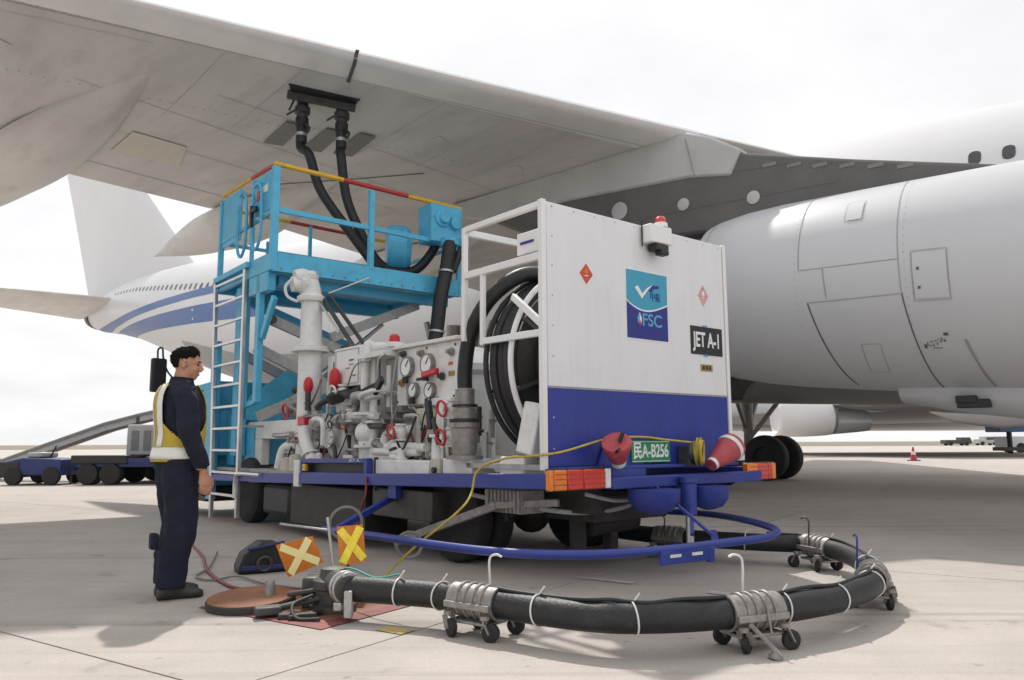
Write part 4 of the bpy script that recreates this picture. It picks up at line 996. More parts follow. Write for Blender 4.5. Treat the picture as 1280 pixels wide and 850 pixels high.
for k in range(88):
    u = rnd.uniform(1.15, 5.3); v = rnd.uniform(.22, .62); z = rnd.uniform(.85, 1.75 if u > 2.9 else 1.45); m = rnd.choice(MATS); r = rnd.choice([.014, .018, .024, .032, .045])
    kind = k % 5
    if kind == 0:
        h = rnd.uniform(.2, .7); pipe([(v, u, z - h / 2), (v, u, z), (v, u, z + h / 2)], r, 'riser', m, 10, 2); flange((v, u, z - .1), (0, 0, 1), r * 1.8, .02, truck, m)
    elif kind == 1:
        L_ = rnd.uniform(.25, .9); pipe([(v, u - L_ / 2, z), (v - .01, u, z + .01), (v, u + L_ / 2, z)], r, 'cross_pipe', m, 10, 2); flange((v, u + L_ * .3, z), (0, 1, 0), r * 1.8, .02, truck, m)
    elif kind == 2:
        pipe([(v, u, z - .25), (v, u, z - .05), (v, u + .06, z + .04), (v, u + .25, z + .05), (v + .05, u + .35, z + .02)], r, 'elbow', m, 10, 4)
    elif kind == 3:
        valve(v - .05, u, z, rnd.uniform(.8, 1.6), m)
    else:
        c = rnd.choice(['black', 'rubber', 'grey_cord', 'black', 'red_cord'])
        pipe([(v, u, z + .2), (v - .05, u + .05, z), (v - .03, u + rnd.uniform(.1, .3), z - .12), (v, u + rnd.uniform(.2, .5), z + rnd.uniform(-.2, .2))], rnd.uniform(.007, .014), 'cable', c, 6, 5)
for u, z, v in ((2.0, 1.72, .44), (2.75, 1.70, .44), (2.38, 1.98, .44), (1.85, 1.95, .44), (2.72, 2.0, .44)):
    P('fitting', rnd.choice(['dull_steel', 'brass', 'dark_metal']), lambda b: (b.lathe((v, u, z), (-1, 0, 0), [(0, .04), (.02, .04), (.025, .025), (.06, .022)], 12),))
for u, z in ((2.85, 1.50), (2.66, 1.52), (1.82, 1.52), (1.80, 2.02), (2.82, 2.03), (2.3, 2.03)):
    P('screw', 'dark_metal', lambda b: b.cyl((.449, u, z), (.440, u, z), .012, n=8), gp)
for u, z, w, h, m in ((2.44, 1.72, .10, .03, 'sign_black'), (1.86, 1.74, .10, .05, 'brass'), (2.70, 1.73, .08, .04, 'soft_seam'), (1.88, 1.84, .07, .03, 'decal_red')):
    P('label', m, lambda b: b.bb(.445, .449, u - w / 2, u + w / 2, z - h / 2, z + h / 2), gp)
P('gauge_pipework', 'dull_steel', lambda b: b.tube(catmull([(.42, 2.63, 1.72), (.40, 2.55, 1.45), (.40, 2.45, 1.42), (.42, 2.3, 1.30)]), .014), gp)

# --- cab
cabo = P('cab', 'sky_blue', lambda b: b.prism([(7.35, .45), (9.05, .45), (9.25, .95), (9.15, 1.25), (8.55, 1.95), (7.35, 2.0)], lambda x, y, h: Vector((.02 + h, x, y)), 2.25), bevel=.04)
P('side_window', 'glass', lambda b: b.prism([(7.75, 1.35), (8.85, 1.32), (8.48, 1.85), (7.75, 1.88)], lambda x, y, h: Vector((.016 - h, x, y)), .004), cabo, smooth=False)
P('door', 'sky_blue', lambda b: b.prism([(7.7, .55), (8.9, .55), (8.95, 1.28), (7.7, 1.3)], lambda x, y, h: Vector((.014 - h, x, y)), .006), cabo, bevel=.003)
P('windscreen', 'glass', lambda b: b.quad((.12, 9.13, 1.30), (2.17, 9.13, 1.30), (2.17, 8.60, 1.92), (.12, 8.60, 1.92)), cabo, smooth=False)
P('step', 'black', lambda b: b.bb(-.02, .5, 7.3, 9.0, .24, .44), cabo, bevel=.02)
mr_ = P('wing_mirror', 'black', lambda b: b.box((-.36, 8.75, 2.15), (.24, .10, .54), Euler((0, 0, .2))), cabo, bevel=.03)
P('mirror_arm', 'black', lambda b: b.tube(catmull([(-.38, 8.75, 2.40), (-.38, 8.75, 2.56), (-.32, 8.74, 2.58), (-.30, 8.73, 2.42), (-.22, 8.72, 2.2), (-.05, 8.60, 2.0), (.12, 8.5, 1.92)]), .015), mr_)
P('guard_panel', 'sky_blue', lambda b: (b.bb(-.02, .06, 7.12, 7.34, .28, 2.56), b.bb(.06, 2.2, 7.2, 7.3, .9, 1.55)), bevel=.01)

# --- lifting platform
U0, U1, V1 = 5.25, 7.26, 3.02
lift = P('lift_platform', 'sky_blue', lambda b: (b.bb(0, V1, U0, U0 + .07, 3.29, 3.55), b.bb(0, .07, U0 + .08, U1, 3.31, 3.548), b.bb(V1 - .07, V1, U0 + .08, U1, 3.31, 3.548), b.bb(0, V1, U1 + .01, U1 + .08, 3.29, 3.55)), bevel=.008)
P('platform_floor', 'sky_blue', lambda b: b.bb(.08, V1 - .08, U0 + .08, U1, 3.42, 3.46), lift)
P('under_beam', 'sky_blue', lambda b: (b.bb(.2, 2.95, U0 + .25, U0 + .37, 3.16, 3.30), b.bb(.2, 2.95, U1 - .3, U1 - .18, 3.16, 3.30), b.bb(-.01, .10, 5.35, 6.0, 3.05, 3.30)), lift, bevel=.006)
def post(v, u, z0=3.55, z1=4.69, w=.06, m='sky_blue'): return P('post', m, lambda b: b.bb(v - w / 2, v + w / 2, u - w / 2, u + w / 2, z0, z1), lift, bevel=.006)
post(.02, U0 + .03, 3.3, 4.70, .09); post(1.45, U0 + .03, 3.5, 4.66, .075); post(2.98, U0 + .03, 3.3, 4.66, .06)
post(.02, U1 - .02, 3.3, 4.70, .07); post(.02, 6.02, 3.55, 4.70, .05); post(1.45, U1, 3.5, 4.6, .05); post(2.98, U1, 3.5, 4.6, .05); post(.75, U1, 3.5, 4.2, .05)
def rail(p, q, m, r=.032): return P('guard_rail', m, lambda b: b.cyl(p, q, r), lift)
rail((-.01, U0 + .03, 4.735), (.99, U0 + .03, 4.725), 'yellow'); rail((.991, U0 + .03, 4.725), (2.05, U0 + .03, 4.705), 'red'); rail((2.051, U0 + .03, 4.705), (3.03, U0 + .03, 4.69), 'yellow')
rail((.02, U0 + .04, 4.735), (.02, 6.10, 4.76), 'red', .026); rail((.02, 6.101, 4.76), (.02, U1, 4.78), 'yellow', .026)
rail((.02, U1, 4.60), (1.1, U1, 4.58), 'yellow', .028); rail((1.101, U1, 4.58), (2.2, U1, 4.56), 'red', .028); rail((2.201, U1, 4.56), (2.98, U1, 4.54), 'yellow', .028)
P('mid_rail', 'sky_blue', lambda b: (b.bar((.05, U0 + .03, 4.12), (3.0, U0 + .03, 4.10), .04, .07), b.bar((.02, U1 - .05, 4.05), (.02, U0 + .06, 4.10), .04, .05), b.bar((.05, U1, 4.05), (2.95, U1, 4.05), .04, .05), b.bar((2.98, U1 - .05, 4.05), (2.98, U0 + .06, 4.10), .04, .05)), lift, bevel=.006)
P('side_sheet', 'sky_blue', lambda b: b.bb(.01, .03, 6.45, 7.2, 3.95, 4.70), lift, bevel=.004)
P('side_sheet', 'sky_blue', lambda b: b.bb(.01, .03, 5.35, 5.95, 4.15, 4.68), lift, bevel=.004)
for uu in (6.15, 5.62):
    P('gate_loop', 'sky_blue', lambda b: b.tube(catmull([(-.03, uu + .3, 4.45), (-.03, uu + .3, 3.85), (-.03, uu + .15, 3.66), (-.03, uu, 3.85), (-.03, uu, 4.4), (-.03, uu + .12, 4.58), (-.03, uu + .26, 4.56)]), .022), lift, angle=60)
P('gate_latch', 'black', lambda b: (b.bb(-.06, -.02, 5.75, 5.95, 4.2, 4.26), b.bb(-.06, -.02, 5.9, 5.95, 4.0, 4.3)), lift)
P('notice', 'decal_red', lambda b: b.bb(-.002, .009, 5.78, 5.86, 4.36, 4.5), lift)
P('notice', 'sign_white', lambda b: b.bb(-.001, .009, 5.5, 5.75, 4.42, 4.52), lift)
# manifold panel at the right-hand end
mf = P('manifold', 'sky_blue', lambda b: (b.bb(2.42, 2.99, U0 - .06, U0 + .30, 4.08, 4.66), b.lathe((2.62, U0 - .05, 4.45), (0, -1, 0), [(0, .14), (.04, .14), (.05, .09), (.10, .09)], 16), b.lathe((2.75, U0 - .10, 4.14), (0, 0, -1), [(0, .16), (.12, .16), (.13, .11), (.2, .11)], 18), b.lathe((2.84, U0 - .05, 4.40), (0, -1, 0), [(0, .10), (.08, .10), (.09, .06)], 14)), lift, bevel=.012)
P('coupling_drum', 'sky_blue', lambda b: b.lathe((2.10, 5.95, 4.05), (1, -.5, 0), [(0, .34), (.08, .36), (.28, .36), (.36, .30), (.38, .1)], 24), lift)
P('coupling_ring', 'black', lambda b: b.torus((2.32, 5.84, 4.05), (1, -.5, 0), .30, .06, 24, 8), lift)
P('drop_hose', 'rubber', lambda b: (b.tube(catmull([(2.70, 5.10, 4.05), (2.64, 5.06, 3.85), (2.60, 5.06, 3.6), (2.50, 5.05, 3.2), (2.44, 5.05, 2.75), (2.36, 5.05, 2.3)]), .105, 14), b.tube(catmull([(2.86, 5.12, 4.1), (2.84, 5.08, 3.9), (2.72, 5.06, 3.62)]), .06, 12)), lift, angle=60)
P('hose_clip', 'steel', lambda b: (b.lathe((2.595, 5.05, 3.58), (.1, 0, 1), [(0, .107), (0, .118), (.03, .118), (.03, .107)], 16, False), b.lathe((2.43, 5.05, 2.66), (.14, 0, 1), [(0, .107), (0, .118), (.03, .118), (.03, .107)], 16, False), b.bar((2.3, 5.0, 2.68), (2.58, 5.0, 2.70), .01)), lift)
for k in range(16):
    P('bolt', 'dull_steel', lambda b: b.cyl((.12 + .185 * k, U0 - .001, 3.335), (.12 + .185 * k, U0 - .012, 3.335), .014, n=6), lift)
P('beam_lip', 'sky_blue', lambda b: b.bb(.0, V1, U0 - .03, U0 - .001, 3.285, 3.30), lift)
# scissor arms
def arm(p, q, m='grime_grey', w=.07, h=.14): return P('scissor_arm', m, lambda b: b.bar(p, q, w, h), lift, bevel=.008)
arm((1.1, 5.75, 2.55), (2.55, 5.75, 3.18)); arm((.15, 5.75, 2.75), (2.4, 5.75, 2.0)); arm((.1, 5.8, 1.42), (2.6, 5.8, 2.5)); arm((.05, 5.85, 2.35), (2.4, 5.85, 1.35))
arm((.2, 6.9, 1.42), (2.6, 6.9, 2.4)); arm((.2, 6.9, 2.4), (2.4, 6.9, 1.4)); arm((.2, 6.9, 3.2), (2.6, 6.9, 2.4), 'sky_blue')
P('hydraulic_ram', 'alu', lambda b: (b.cyl((.5, 6.2, 1.5), (1.6, 6.2, 2.4), .05), b.cyl((1.6, 6.2, 2.4), (2.2, 6.2, 2.9), .03)), lift)
P('pivot', 'dark_metal', lambda b: [b.cyl((v, 5.65, z), (v, 5.9, z), .06) for v, z in ((1.25, 1.9), (1.3, 2.4), (2.4, 2.02), (.2, 2.72))], lift)
P('lift_base', 'sky_blue', lambda b: (b.bb(.2, 2.1, 6.9, 7.15, .76, 1.5), b.bb(.25, .40, 6.3, 6.6, .76, 1.3), b.prism([(.1, 1.40), (1.6, 1.35), (1.6, 2.15), (.9, 2.2), (.3, 1.75)], lambda x, y, h: Vector((x, 6.55 + h, y)), .03)), lift, bevel=.01)
P('support_leg', 'sky_blue', lambda b: (b.bb(-.01, .07, 5.62, 5.74, 1.60, 3.30), b.bar((.04, 5.6, 2.45), (.05, 4.9 + .35, 2.95), .06, .10)), lift, bevel=.008)
P('support_leg', 'sky_blue', lambda b: b.bb(.10, .24, 6.55, 6.75, .9, 3.3), lift, bevel=.008)
P('leg_foot', 'sky_blue', lambda b: (b.bar((.04, 5.7, 1.62), (.04, 6.05, 1.58), .06, .06)), lift)
# ladder
lad = P('ladder', 'alu', lambda b: (b.bar((-.05, 6.97, .04), (-.02, 7.28, 3.50), .05, .07), b.bar((-.05, 6.00, .10), (-.02, 6.12, 3.50), .05, .07)), bevel=.006)
for k in range(11):
    z = .38 + k * .30
    ua, ub = 6.97 + .31 * (z - .04) / 3.46, 6.0 + .12 * (z - .1) / 3.4
    P('rung', 'alu', lambda b: b.bar((-.05 + .03 * z / 3.5, ua, z), (-.05 + .03 * z / 3.5, ub, z), .045, .035), lad, bevel=.004)
P('ladder_bracket', 'steel', lambda b: (b.bar((-.03, 6.03, 1.3), (.28, 6.05, 1.3), .03), b.bar((-.03, 7.05, 1.3), (.1, 7.2, 1.3), .03)), lad)
P('deck_edge', 'sky_blue', lambda b: b.bar((-.03, 7.3, 3.47), (-.03, 6.0, 3.50), .05, .08), lad, bevel=.005)
P('tap_pipe', 'alu', lambda b: b.tube(catmull([(-.08, 5.2, .68), (-.08, 5.8, .68), (-.08, 5.98, .66), (-.08, 6.03, .56), (-.08, 6.03, .36)]), .028))

# ------------------------------------------------------------------ intake hose on its trolleys
HP = [(-1.03, 4.98), (-.77, 4.88), (-.47, 4.76), (-.20, 4.57), (.17, 4.29), (.45, 4.14), (.68, 4.12), (.94, 4.16), (1.25, 4.27), (1.57, 4.42), (1.90, 4.66), (2.26, 5.10), (2.55, 5.85), (2.64, 6.5), (2.52, 6.95), (2.2, 7.1), (1.75, 7.35), (1.25, 7.8), (.9, 8.3), (.5, 8.9)]
hz = .185
hpath = catmull([(x, y, hz) for x, y in HP], 10)
mb = MB(); mb.tube(hpath, .076, 20)
ih = tag(mb.build('intake_hose', 'hose', angle=70), 'thick black intake hose curving over the concrete on wheeled trolleys', 'hose')
mb = MB(); mb.tube([p + Vector((0, .012 * math.sin(i * .5), .082 + .006 * math.sin(i * .31))) for i, p in enumerate(hpath[25:150])], .011, 8)
mb.build('pilot_line', 'rubber', ih, angle=70)
def hose_at(i):
    p = hpath[i]; d = (hpath[min(i + 1, len(hpath) - 1)] - hpath[max(i - 1, 0)]).normalized(); return p, d
for i in (13, 22, 39, 57, 86, 98, 109, 133, 153, 118):
    p, d = hose_at(i); mb = MB()
    mb.torus(p, d + Vector((random.uniform(-.15, .15), random.uniform(-.15, .15), random.uniform(-.1, .1))), .081, .005, 28, 6)
    tip = p + Vector((0, 0, .08)); mb.bar(tip, tip + Vector((.03, -.01, .045)), .012, .008)
    mb.build('cable_tie', 'tie', ih)
def trolley(i, hook_m, hook_h, label, hook_side=1, blue=False):
    p, d = hose_at(i); rz = math.atan2(d.y, d.x)
    t = empty('hose_trolley', (p.x, p.y, 0), rz, label, 'trolley', 'wheeled trolleys under the intake hose')
    mb = MB(); mb.lathe((-.16, 0, hz), (1, 0, 0), [(0, .079), (0, .092), (.32, .092), (.32, .079)], 28, False); mb.build('sleeve', 'dull_steel', t)
    for x in (-.085, -.03, .03, .085):
        mb = MB(); mb.torus((x, 0, hz), (1, .0, .0), .095, .009, 28, 8); mb.build('clamp_rib', 'dull_steel', t)
    mb = MB(); mb.bb(-.16, .16, -.112, -.088, hz - .03, hz + .005); mb.bb(-.16, .16, .088, .112, hz - .03, hz + .005); mb.bb(-.14, .14, -.09, .09, hz - .112, hz - .095)
    mb.build('flange_bar', 'dull_steel', t, bevel=.004)
    for x, y in ((-.13, -.10), (.13, -.10), (-.13, .13), (.13, .13)):
        yaw = random.uniform(-.6, .6)
        fk = MB(); fk.lathe((x, y, .115), (0, 0, 1), [(0, .028), (.02, .028)], 12)
        dx, dy = math.cos(yaw), math.sin(yaw); cx, cy = x + .035 * dx, y + .035 * dy
        for s in (-1, 1):
            o_ = Vector((-dy, dx, 0)) * .024 * s
            fk.bar(Vector((x, y, .115)) + o_, Vector((cx, cy, .045)) + o_, .030, .007)
        fk.bar((x, y, .12), (x * .9, y * .72, hz - .06), .03)
        f = fk.build('castor_fork', 'dull_steel', t)
        w = MB(); ax = Vector((-dy, dx, 0)); w.lathe(Vector((cx, cy, .05)) - ax * .017, ax, [(0, .02), (0, .042), (.005, .05), (.029, .05), (.034, .042), (.034, .02)], 20); w.build('castor', 'tyre', f)
    hm = MB(); hx = .02
    hm.tube(catmull([(hx, .09, hz), (hx, .085, hz + .12), (hx, .08, hz + hook_h - .06), (hx + .01 * hook_side, .08, hz + hook_h - .015), (hx + .045 * hook_side, .09, hz + hook_h), (hx + .075 * hook_side, .10, hz + hook_h - .012)], 5), .007, 8)
    hm.build('hook_rod', hook_m, t)
    return t
trolley(30, 'tie', .25, 'rusty grey hose trolley nearest the orange pit, with a short white hook rod')
tr2 = trolley(80, 'tie', .28, 'rusty grey hose trolley nearest the camera, with a tall white hook rod and tilted foot', -1)
trolley(113, 'blue', .26, 'hose trolley at the far right bend, with a bent blue hook rod', 1)
trolley(136, 'dark_metal', .24, 'hose trolley in the shade behind the bend, with a dark hook rod', 1)
trolley(165, 'dark_metal', .20, 'hose trolley half hidden under the rear of the truck', 1)
mb = MB(); mb.bar((-.10, -.115, .15), (-.02, -.25, .015), .028, .012); mb.lathe((-.04, -.22, 0), (.3, 0, 1), [(0, .035), (.015, .035), (.03, .02)], 12); mb.tube([(.02, -.10, .28), (.015, -.118, .18), (.02, -.13, .10)], .006)
mb.build('foot', 'dull_steel', tr2)

# ------------------------------------------------------------------ hoses from platform to wing
def world_curve(name, m, pts, r, sub=8, n=12):
    mb = MB(); mb.tube(catmull(pts, sub), r, n); return mb.build(name, m, angle=70)
jm4 = Matrix.Translation(jet_o) @ Matrix.Rotation(math.atan2(AV.y, AV.x), 4, 'Z')
pa = jm4 @ (wl(10.0, -6.62, 0) + Vector((0, 0, -.38))); pb = jm4 @ (wl(9.62, -7.08, 0) + Vector((0, 0, -.38)))
h1 = world_curve('wing_hose', 'rubber', [pa, pa + Vector((-.01, 0, -.35)), TW(.98, 6.37, 5.40), TW(1.16, 6.33, 4.88), TW(1.50, 6.05, 4.25), TW(1.75, 5.82, 3.80), TW(2.0, 5.8, 3.56), TW(2.3, 5.8, 3.55)], .072)
tag(h1, 'left black fuelling hose hanging from the wing panel, the more slanted of two', 'hose', 'fuelling hoses between wing and platform')
h2 = world_curve('wing_hose', 'rubber', [pb, pb + Vector((-.01, 0, -.35)), TW(1.38, 6.12, 5.40), TW(1.50, 6.15, 4.80), TW(1.66, 6.03, 4.30), TW(1.95, 5.93, 3.80), TW(2.25, 5.75, 3.66), TW(2.50, 5.68, 3.74), TW(2.66, 5.55, 3.98), TW(2.72, 5.45, 4.2)], .072)
tag(h2, 'right black fuelling hose hanging nearly straight from the wing panel', 'hose', 'fuelling hoses between wing and platform')
for h, p in ((h1, pa), (h2, pb)):
    mb = MB(); mb.lathe(p + Vector((0, 0, .10)), (0, 0, -1), [(0, .10), (.14, .10), (.15, .082), (.40, .080), (.41, .05)], 18); mb.build('nozzle', 'black', h)
    mb = MB(); mb.lathe(p + Vector((-.005, 0, -.14)), (0, 0, -1), [(0, .082), (0, .086), (.05, .086), (.05, .082)], 18, False); mb.build('collar', 'steel', h)
    mb = MB(); mb.bar(p + Vector((.06, -.08, 0)), p + Vector((.16, -.16, -.12)), .03); mb.bar(p + Vector((.16, -.16, -.12)), p + Vector((.12, -.16, -.2)), .03); mb.build('grip', 'black', h)

# ------------------------------------------------------------------ traffic cones in the bumper holders
def cone(base, tip, label, s=1.0, m='cone_red'):
    base = Vector(base); tip = Vector(tip); ax = (tip - base).normalized(); L = (tip - base).length
    c = empty('traffic_cone', base, 0, label, 'traffic cone')
    q = ax.to_track_quat('Z', 'Y'); c.rotation_mode = 'QUATERNION'; c.rotation_quaternion = q
    mb = MB(); mb.lathe((0, 0, .02 * s), (0, 0, 1), [(0, .135 * s), (L * .96, .035 * s), (L, .03 * s), (L, .02 * s)], 24); mb.build('cone_body', m, c)
    for a, b in ((.36, .52), (.70, .80)):
        r = lambda f: (.135 - .10 * f) * s + .004
        mb = MB(); mb.lathe((0, 0, .02 * s), (0, 0, 1), [(L * a, r(a)), (L * b, r(b))], 24, False); mb.build('reflective_band', 'reflect_white', c)
    mb = MB(); mb.bb(-.18 * s, .18 * s, -.18 * s, .18 * s, 0, .03 * s); mb.build('base', 'rubber' if m != 'cone_red' else m, c, bevel=.012)
    return c
c1 = cone(TW(.86, -.24, .88), TW(.86, -.24, 1.4), 'x')
for o in list(c1.children): bpy.data.objects.remove(o)
bpy.data.objects.remove(c1)
def held_cone(p, q, label, band, k_=1.0):
    p, q = Vector(p), Vector(q); ax = (q - p).normalized(); L = (q - p).length
    c = empty('traffic_cone', p, 0, label, 'traffic cone', 'red traffic cones in the bumper holders')
    c.rotation_mode = 'QUATERNION'; c.rotation_quaternion = ax.to_track_quat('Z', 'Y')
    mb = MB(); mb.lathe((0, 0, 0), (0, 0, 1), [(0, .05 * k_), (L * .1, .055 * k_), (L * .75, .115 * k_), (L * .9, .125 * k_), (L * .97, .12 * k_), (L, .08 * k_), (L - .02, .03)], 28); mb.build('cone_body', 'cone_red', c)
    for a, b, r0, r1 in band:
        mb = MB(); mb.lathe((0, 0, 0), (0, 0, 1), [(L * a, r0 * k_), (L * b, r1 * k_)], 28, False); mb.build('reflective_band', 'reflect_white', c)
    mb = MB(); mb.bar((.02, .0, L * .97), (.05, .05, L * 1.18), .025, .02); mb.bar((0, -.1, L * .9), (.03, -.12, L * 1.1), .03, .02); mb.build('strap', 'black', c)
    return c
held_cone(TW(1.66, -.25, .87), TW(2.0, -.25, 1.04), 'faded red traffic cone with white band, tilted right in the holder beside the tail lamp', ((.02, .10, .0525, .057), (.76, .86, .120, .127)))
held_cone(TW(.62, -.15, .90), TW(.50, -.24, 1.075), 'faded red traffic cone stowed left of the green number plate', ((.0, .2, .058, .068),), .95)

# ------------------------------------------------------------------ cables
yc = world_curve('yellow_cable', 'rope', [TW(1.58, -.15, 1.06), TW(1.3, -.09, 1.085), TW(.95, -.08, 1.11), TW(.55, -.08, 1.09), TW(.1, -.07, 1.0), TW(-.08, .05, .97), TW(-.06, .45, .94), TW(-.08, .75, .84), Vector((-.35, 5.95, .62)), Vector((-.75, 6.15, .28)), Vector((-1.02, 6.1, .03)), Vector((-1.1, 5.6, .03)), Vector((-1.05, 5.2, .06))], .009, 10, 8)
tag(yc, 'yellow grounding cable running from its coil on the rear bumper round to the pit', 'cable')
mb = MB()
for k in range(9):
    c = TW(1.60, -.155 - .008 * k, .985); mb.torus(c + Vector((random.uniform(-.01, .01), 0, random.uniform(-.012, .012))), (TM.to_3x3() @ Vector((.55, -1, random.uniform(-.1, .1)))), .095 + random.uniform(-.012, .012), .008, 28, 6)
mb.build('coil', 'rope', yc)
mb = MB(); mb.lathe(TW(1.56, -.12, .985), TM.to_3x3() @ Vector((.55, -1, 0)), [(0, .085), (.09, .085)], 18); mb.build('coil_core', 'dark_metal', yc)
tag(world_curve('red_cord', 'red_cord', [TW(-.07, 2.56, .74), TW(-.12, 2.5, .55), TW(-.22, 2.45, .36), Vector((-1.2, 6.0, .22)), Vector((-1.28, 5.62, .13)), Vector((-1.48, 5.72, .03)), Vector((-1.85, 5.86, .015)), Vector((-2.12, 6.05, .015)), Vector((-2.55, 6.75, .015)), Vector((-2.95, 7.65, .015)), Vector((-3.4, 8.5, .03)), Vector((-3.9, 9.3, .3))], .012, 10, 8), 'dark red control cord looping from the truck past the pit lid', 'cord')
tag(world_curve('grey_cord', 'grey_cord', [Vector((-1.15, 5.5, .05)), Vector((-1.5, 5.9, .015)), Vector((-1.9, 6.15, .015)), Vector((-2.2, 6.45, .02)), Vector((-2.35, 6.3, .015)), Vector((-2.55, 6.5, .015)), Vector((-2.6, 6.9, .02)), Vector((-2.9, 7.9, .02))], .008, 8, 6), 'thin grey cord lying in loose loops behind the man\'s boots', 'cord')
tag(world_curve('teal_cord', 'green_cord', [Vector((-1.2, 5.42, .25)), Vector((-1.05, 5.35, .24)), Vector((-.88, 5.15, .22)), Vector((-.7, 5.02, .26))], .006), 'short teal cord hanging from the pit marker to the hose', 'cord')
mb = MB(); mb.torus((-1.26, 6.05, .47), (.3, -1, 0), .12, .012, 30, 8, 0, 359)
tag(mb.build('cable_loop', 'grey_cord'), 'grey cable loop standing up behind the right-hand X board', 'cable')
mb = MB(); mb.torus((-.87, 6.75, .22), (.2, -1, 0), .105, .014, 30, 8, 0, 359)
tag(mb.build('hose_loop', 'grey_cord'), 'small grey hose loop in the shade under the blue hoop', 'hose')

# ------------------------------------------------------------------ pit: lid, coupler, marker boards
lid = empty('pit_cover', (-1.73, 5.36, 0), .3, 'round rusty orange pit cover lying on the concrete at the man\'s feet', 'pit cover')
lid.rotation_euler = (R(3), R(-2), .3)
mb = MB(); mb.lathe((0, 0, .015), (0, 0, 1), [(0, .27), (.005, .285), (.045, .285), (.055, .275), (.055, .262)], 40); mb.build('rim', 'underbody', lid)
mb = MB(); mb.lathe((0, 0, .056), (0, 0, 1), [(0, .278), (.014, .278), (.018, .27), (.020, .14), (.020, .01)], 40); mb.build('top_plate', 'pit_orange', lid)
mb = MB(); mb.lathe((.12, -.03, .07), (0, 0, 1), [(0, .035), (.09, .032), (.10, .025)], 14); mb.build('handle', 'dull_steel', lid)
pc = empty('pit_coupler', (-1.16, 5.22, 0), 0, 'dark cast coupler joining the black hose to the fuel pit', 'coupler')
mb = MB(); mb.lathe((0, 0, 0), (0, 0, 1), [(0, .15), (.05, .15), (.06, .11), (.14, .11), (.15, .13), (.20, .13), (.22, .09), (.27, .08), (.28, .03)], 22); mb.build('valve_body', 'dark_metal', pc)
mb = MB(); mb.tube(catmull([(0, 0, .15), (.04, -.08, .19), (.10, -.20, .19), (.16, -.30, .187)]), .082, 16); mb.build('elbow', 'dark_metal', pc, angle=60)
mb = MB(); mb.lathe((.11, -.20, .188), (.5, -.86, 0), [(0, .10), (.03, .10), (.03, .085), (.06, .085), (.06, .10), (.09, .10)], 22); mb.bar((.10, -.27, .28), (.19, -.30, .14), .04, .05); mb.box((.17, -.34, .11), (.05, .05, .16)); mb.box((.10, -.30, .09), (.05, .06, .05)); mb.build('clamp', 'steel', pc, bevel=.006)
mb = MB(); mb.bar((-.05, -.06, .10), (-.32, -.16, .05), .06, .03); mb.box((-.36, -.19, .045), (.16, .10, .05), Euler((0, 0, .4))); mb.bar((-.1, .02, .13), (-.3, .03, .10), .05, .03); mb.build('lever', 'dark_metal', pc, bevel=.01)
mb = MB(); mb.bar((-.05, -.2, .02), (-.28, -.24, .02), .08, .035); mb.bar((.0, -.1, .03), (-.2, -.3, .02), .03); mb.tube(catmull([(-.1, -.1, .12), (-.2, -.2, .08), (-.15, -.3, .02), (0, -.32, .02)]), .012); mb.build('drag_chain', 'underbody', pc, bevel=.008)
mb = MB(); mb.bb(-.1, .12, .1, .3, 0, .16); mb.bb(-.22, -.1, .05, .2, 0, .2); mb.build('pit_box', 'dark_metal', pc, bevel=.02)
pm_ = empty('pit_marker', (-1.23, 5.55, 0), 0, 'pit marker with two orange boards crossed by yellow X stripes on a thin post', 'marker')
def PM(p): return Vector(p) - Vector((-1.23, 5.55, 0))
mb = MB(); mb.cyl(PM((-1.22, 5.55, .10)), PM((-1.29, 5.57, .56)), .011); mb.cyl(PM((-1.28, 5.57, .47)), PM((-1.66, 5.72, .50)), .009); mb.lathe(PM((-1.22, 5.55, .10)), (0, 0, 1), [(0, .03), (.08, .02), (.09, .012)], 12); mb.build('post', 'steel', pm_)
def xboard(c, mm):
    """c: four corners TL, TR, BR, BL"""
    c = [PM(p) for p in c]; n = (c[1] - c[0]).cross(c[3] - c[0]).normalized()
    if n.y > 0: n = -n
    mb = MB(); i = mb.pts([p - n * .004 for p in c]); j = mb.pts([p + n * .004 for p in c])
    mb.f += [(i, i + 1, i + 2, i + 3), (j, j + 1, j + 2, j + 3)] + [(i + k, i + (k + 1) % 4, j + (k + 1) % 4, j + k) for k in range(4)]
    b = mb.build('board', 'orange', pm_, smooth=False)
    def uv(x, y): return c[0].lerp(c[1], x).lerp(c[3].lerp(c[2], x), y)
    for q, (x0, y0, x1, y1) in enumerate(((.10, .08, .92, .92), (.90, .06, .10, .94))):
        p, r = uv(x0, y0), uv(x1, y1); d = (r - p).normalized(); s = d.cross(n) * .027
        mb = MB(); P4 = [p + s, p - s, r - s, r + s]
        i = mb.pts([a + n * .0045 for a in P4]); j = mb.pts([a + n * (.0065 + .0012 * q) for a in P4])
        mb.f += [(i, i + 1, i + 2, i + 3), (j, j + 1, j + 2, j + 3)] + [(i + k, i + (k + 1) % 4, j + (k + 1) % 4, j + k) for k in range(4)]
        mb.build('stripe', mm, b, smooth=False)
xboard([(-1.655, 5.62, .365), (-1.385, 5.54, .435), (-1.305, 5.55, .255), (-1.565, 5.63, .145)], 'x_pale')
xboard([(-1.235, 5.62, .49), (-1.06, 5.66, .50), (-1.03, 5.66, .245), (-1.20, 5.60, .225)], 'x_yellow')
ck = empty('wheel_chock', (-2.08, 6.85, 0), .5, 'dark blue wheel chock lying in the shade behind the X boards', 'wheel chock')
mb = MB(); mb.prism([(-.26, 0), (.26, 0), (.22, .10), (.05, .24), (-.08, .25), (-.22, .16), (-.26, .06)], lambda x, y, h: Vector((x, h - .13, y)), .26); mb.build('wedge', 'rubber', ck, bevel=.02)
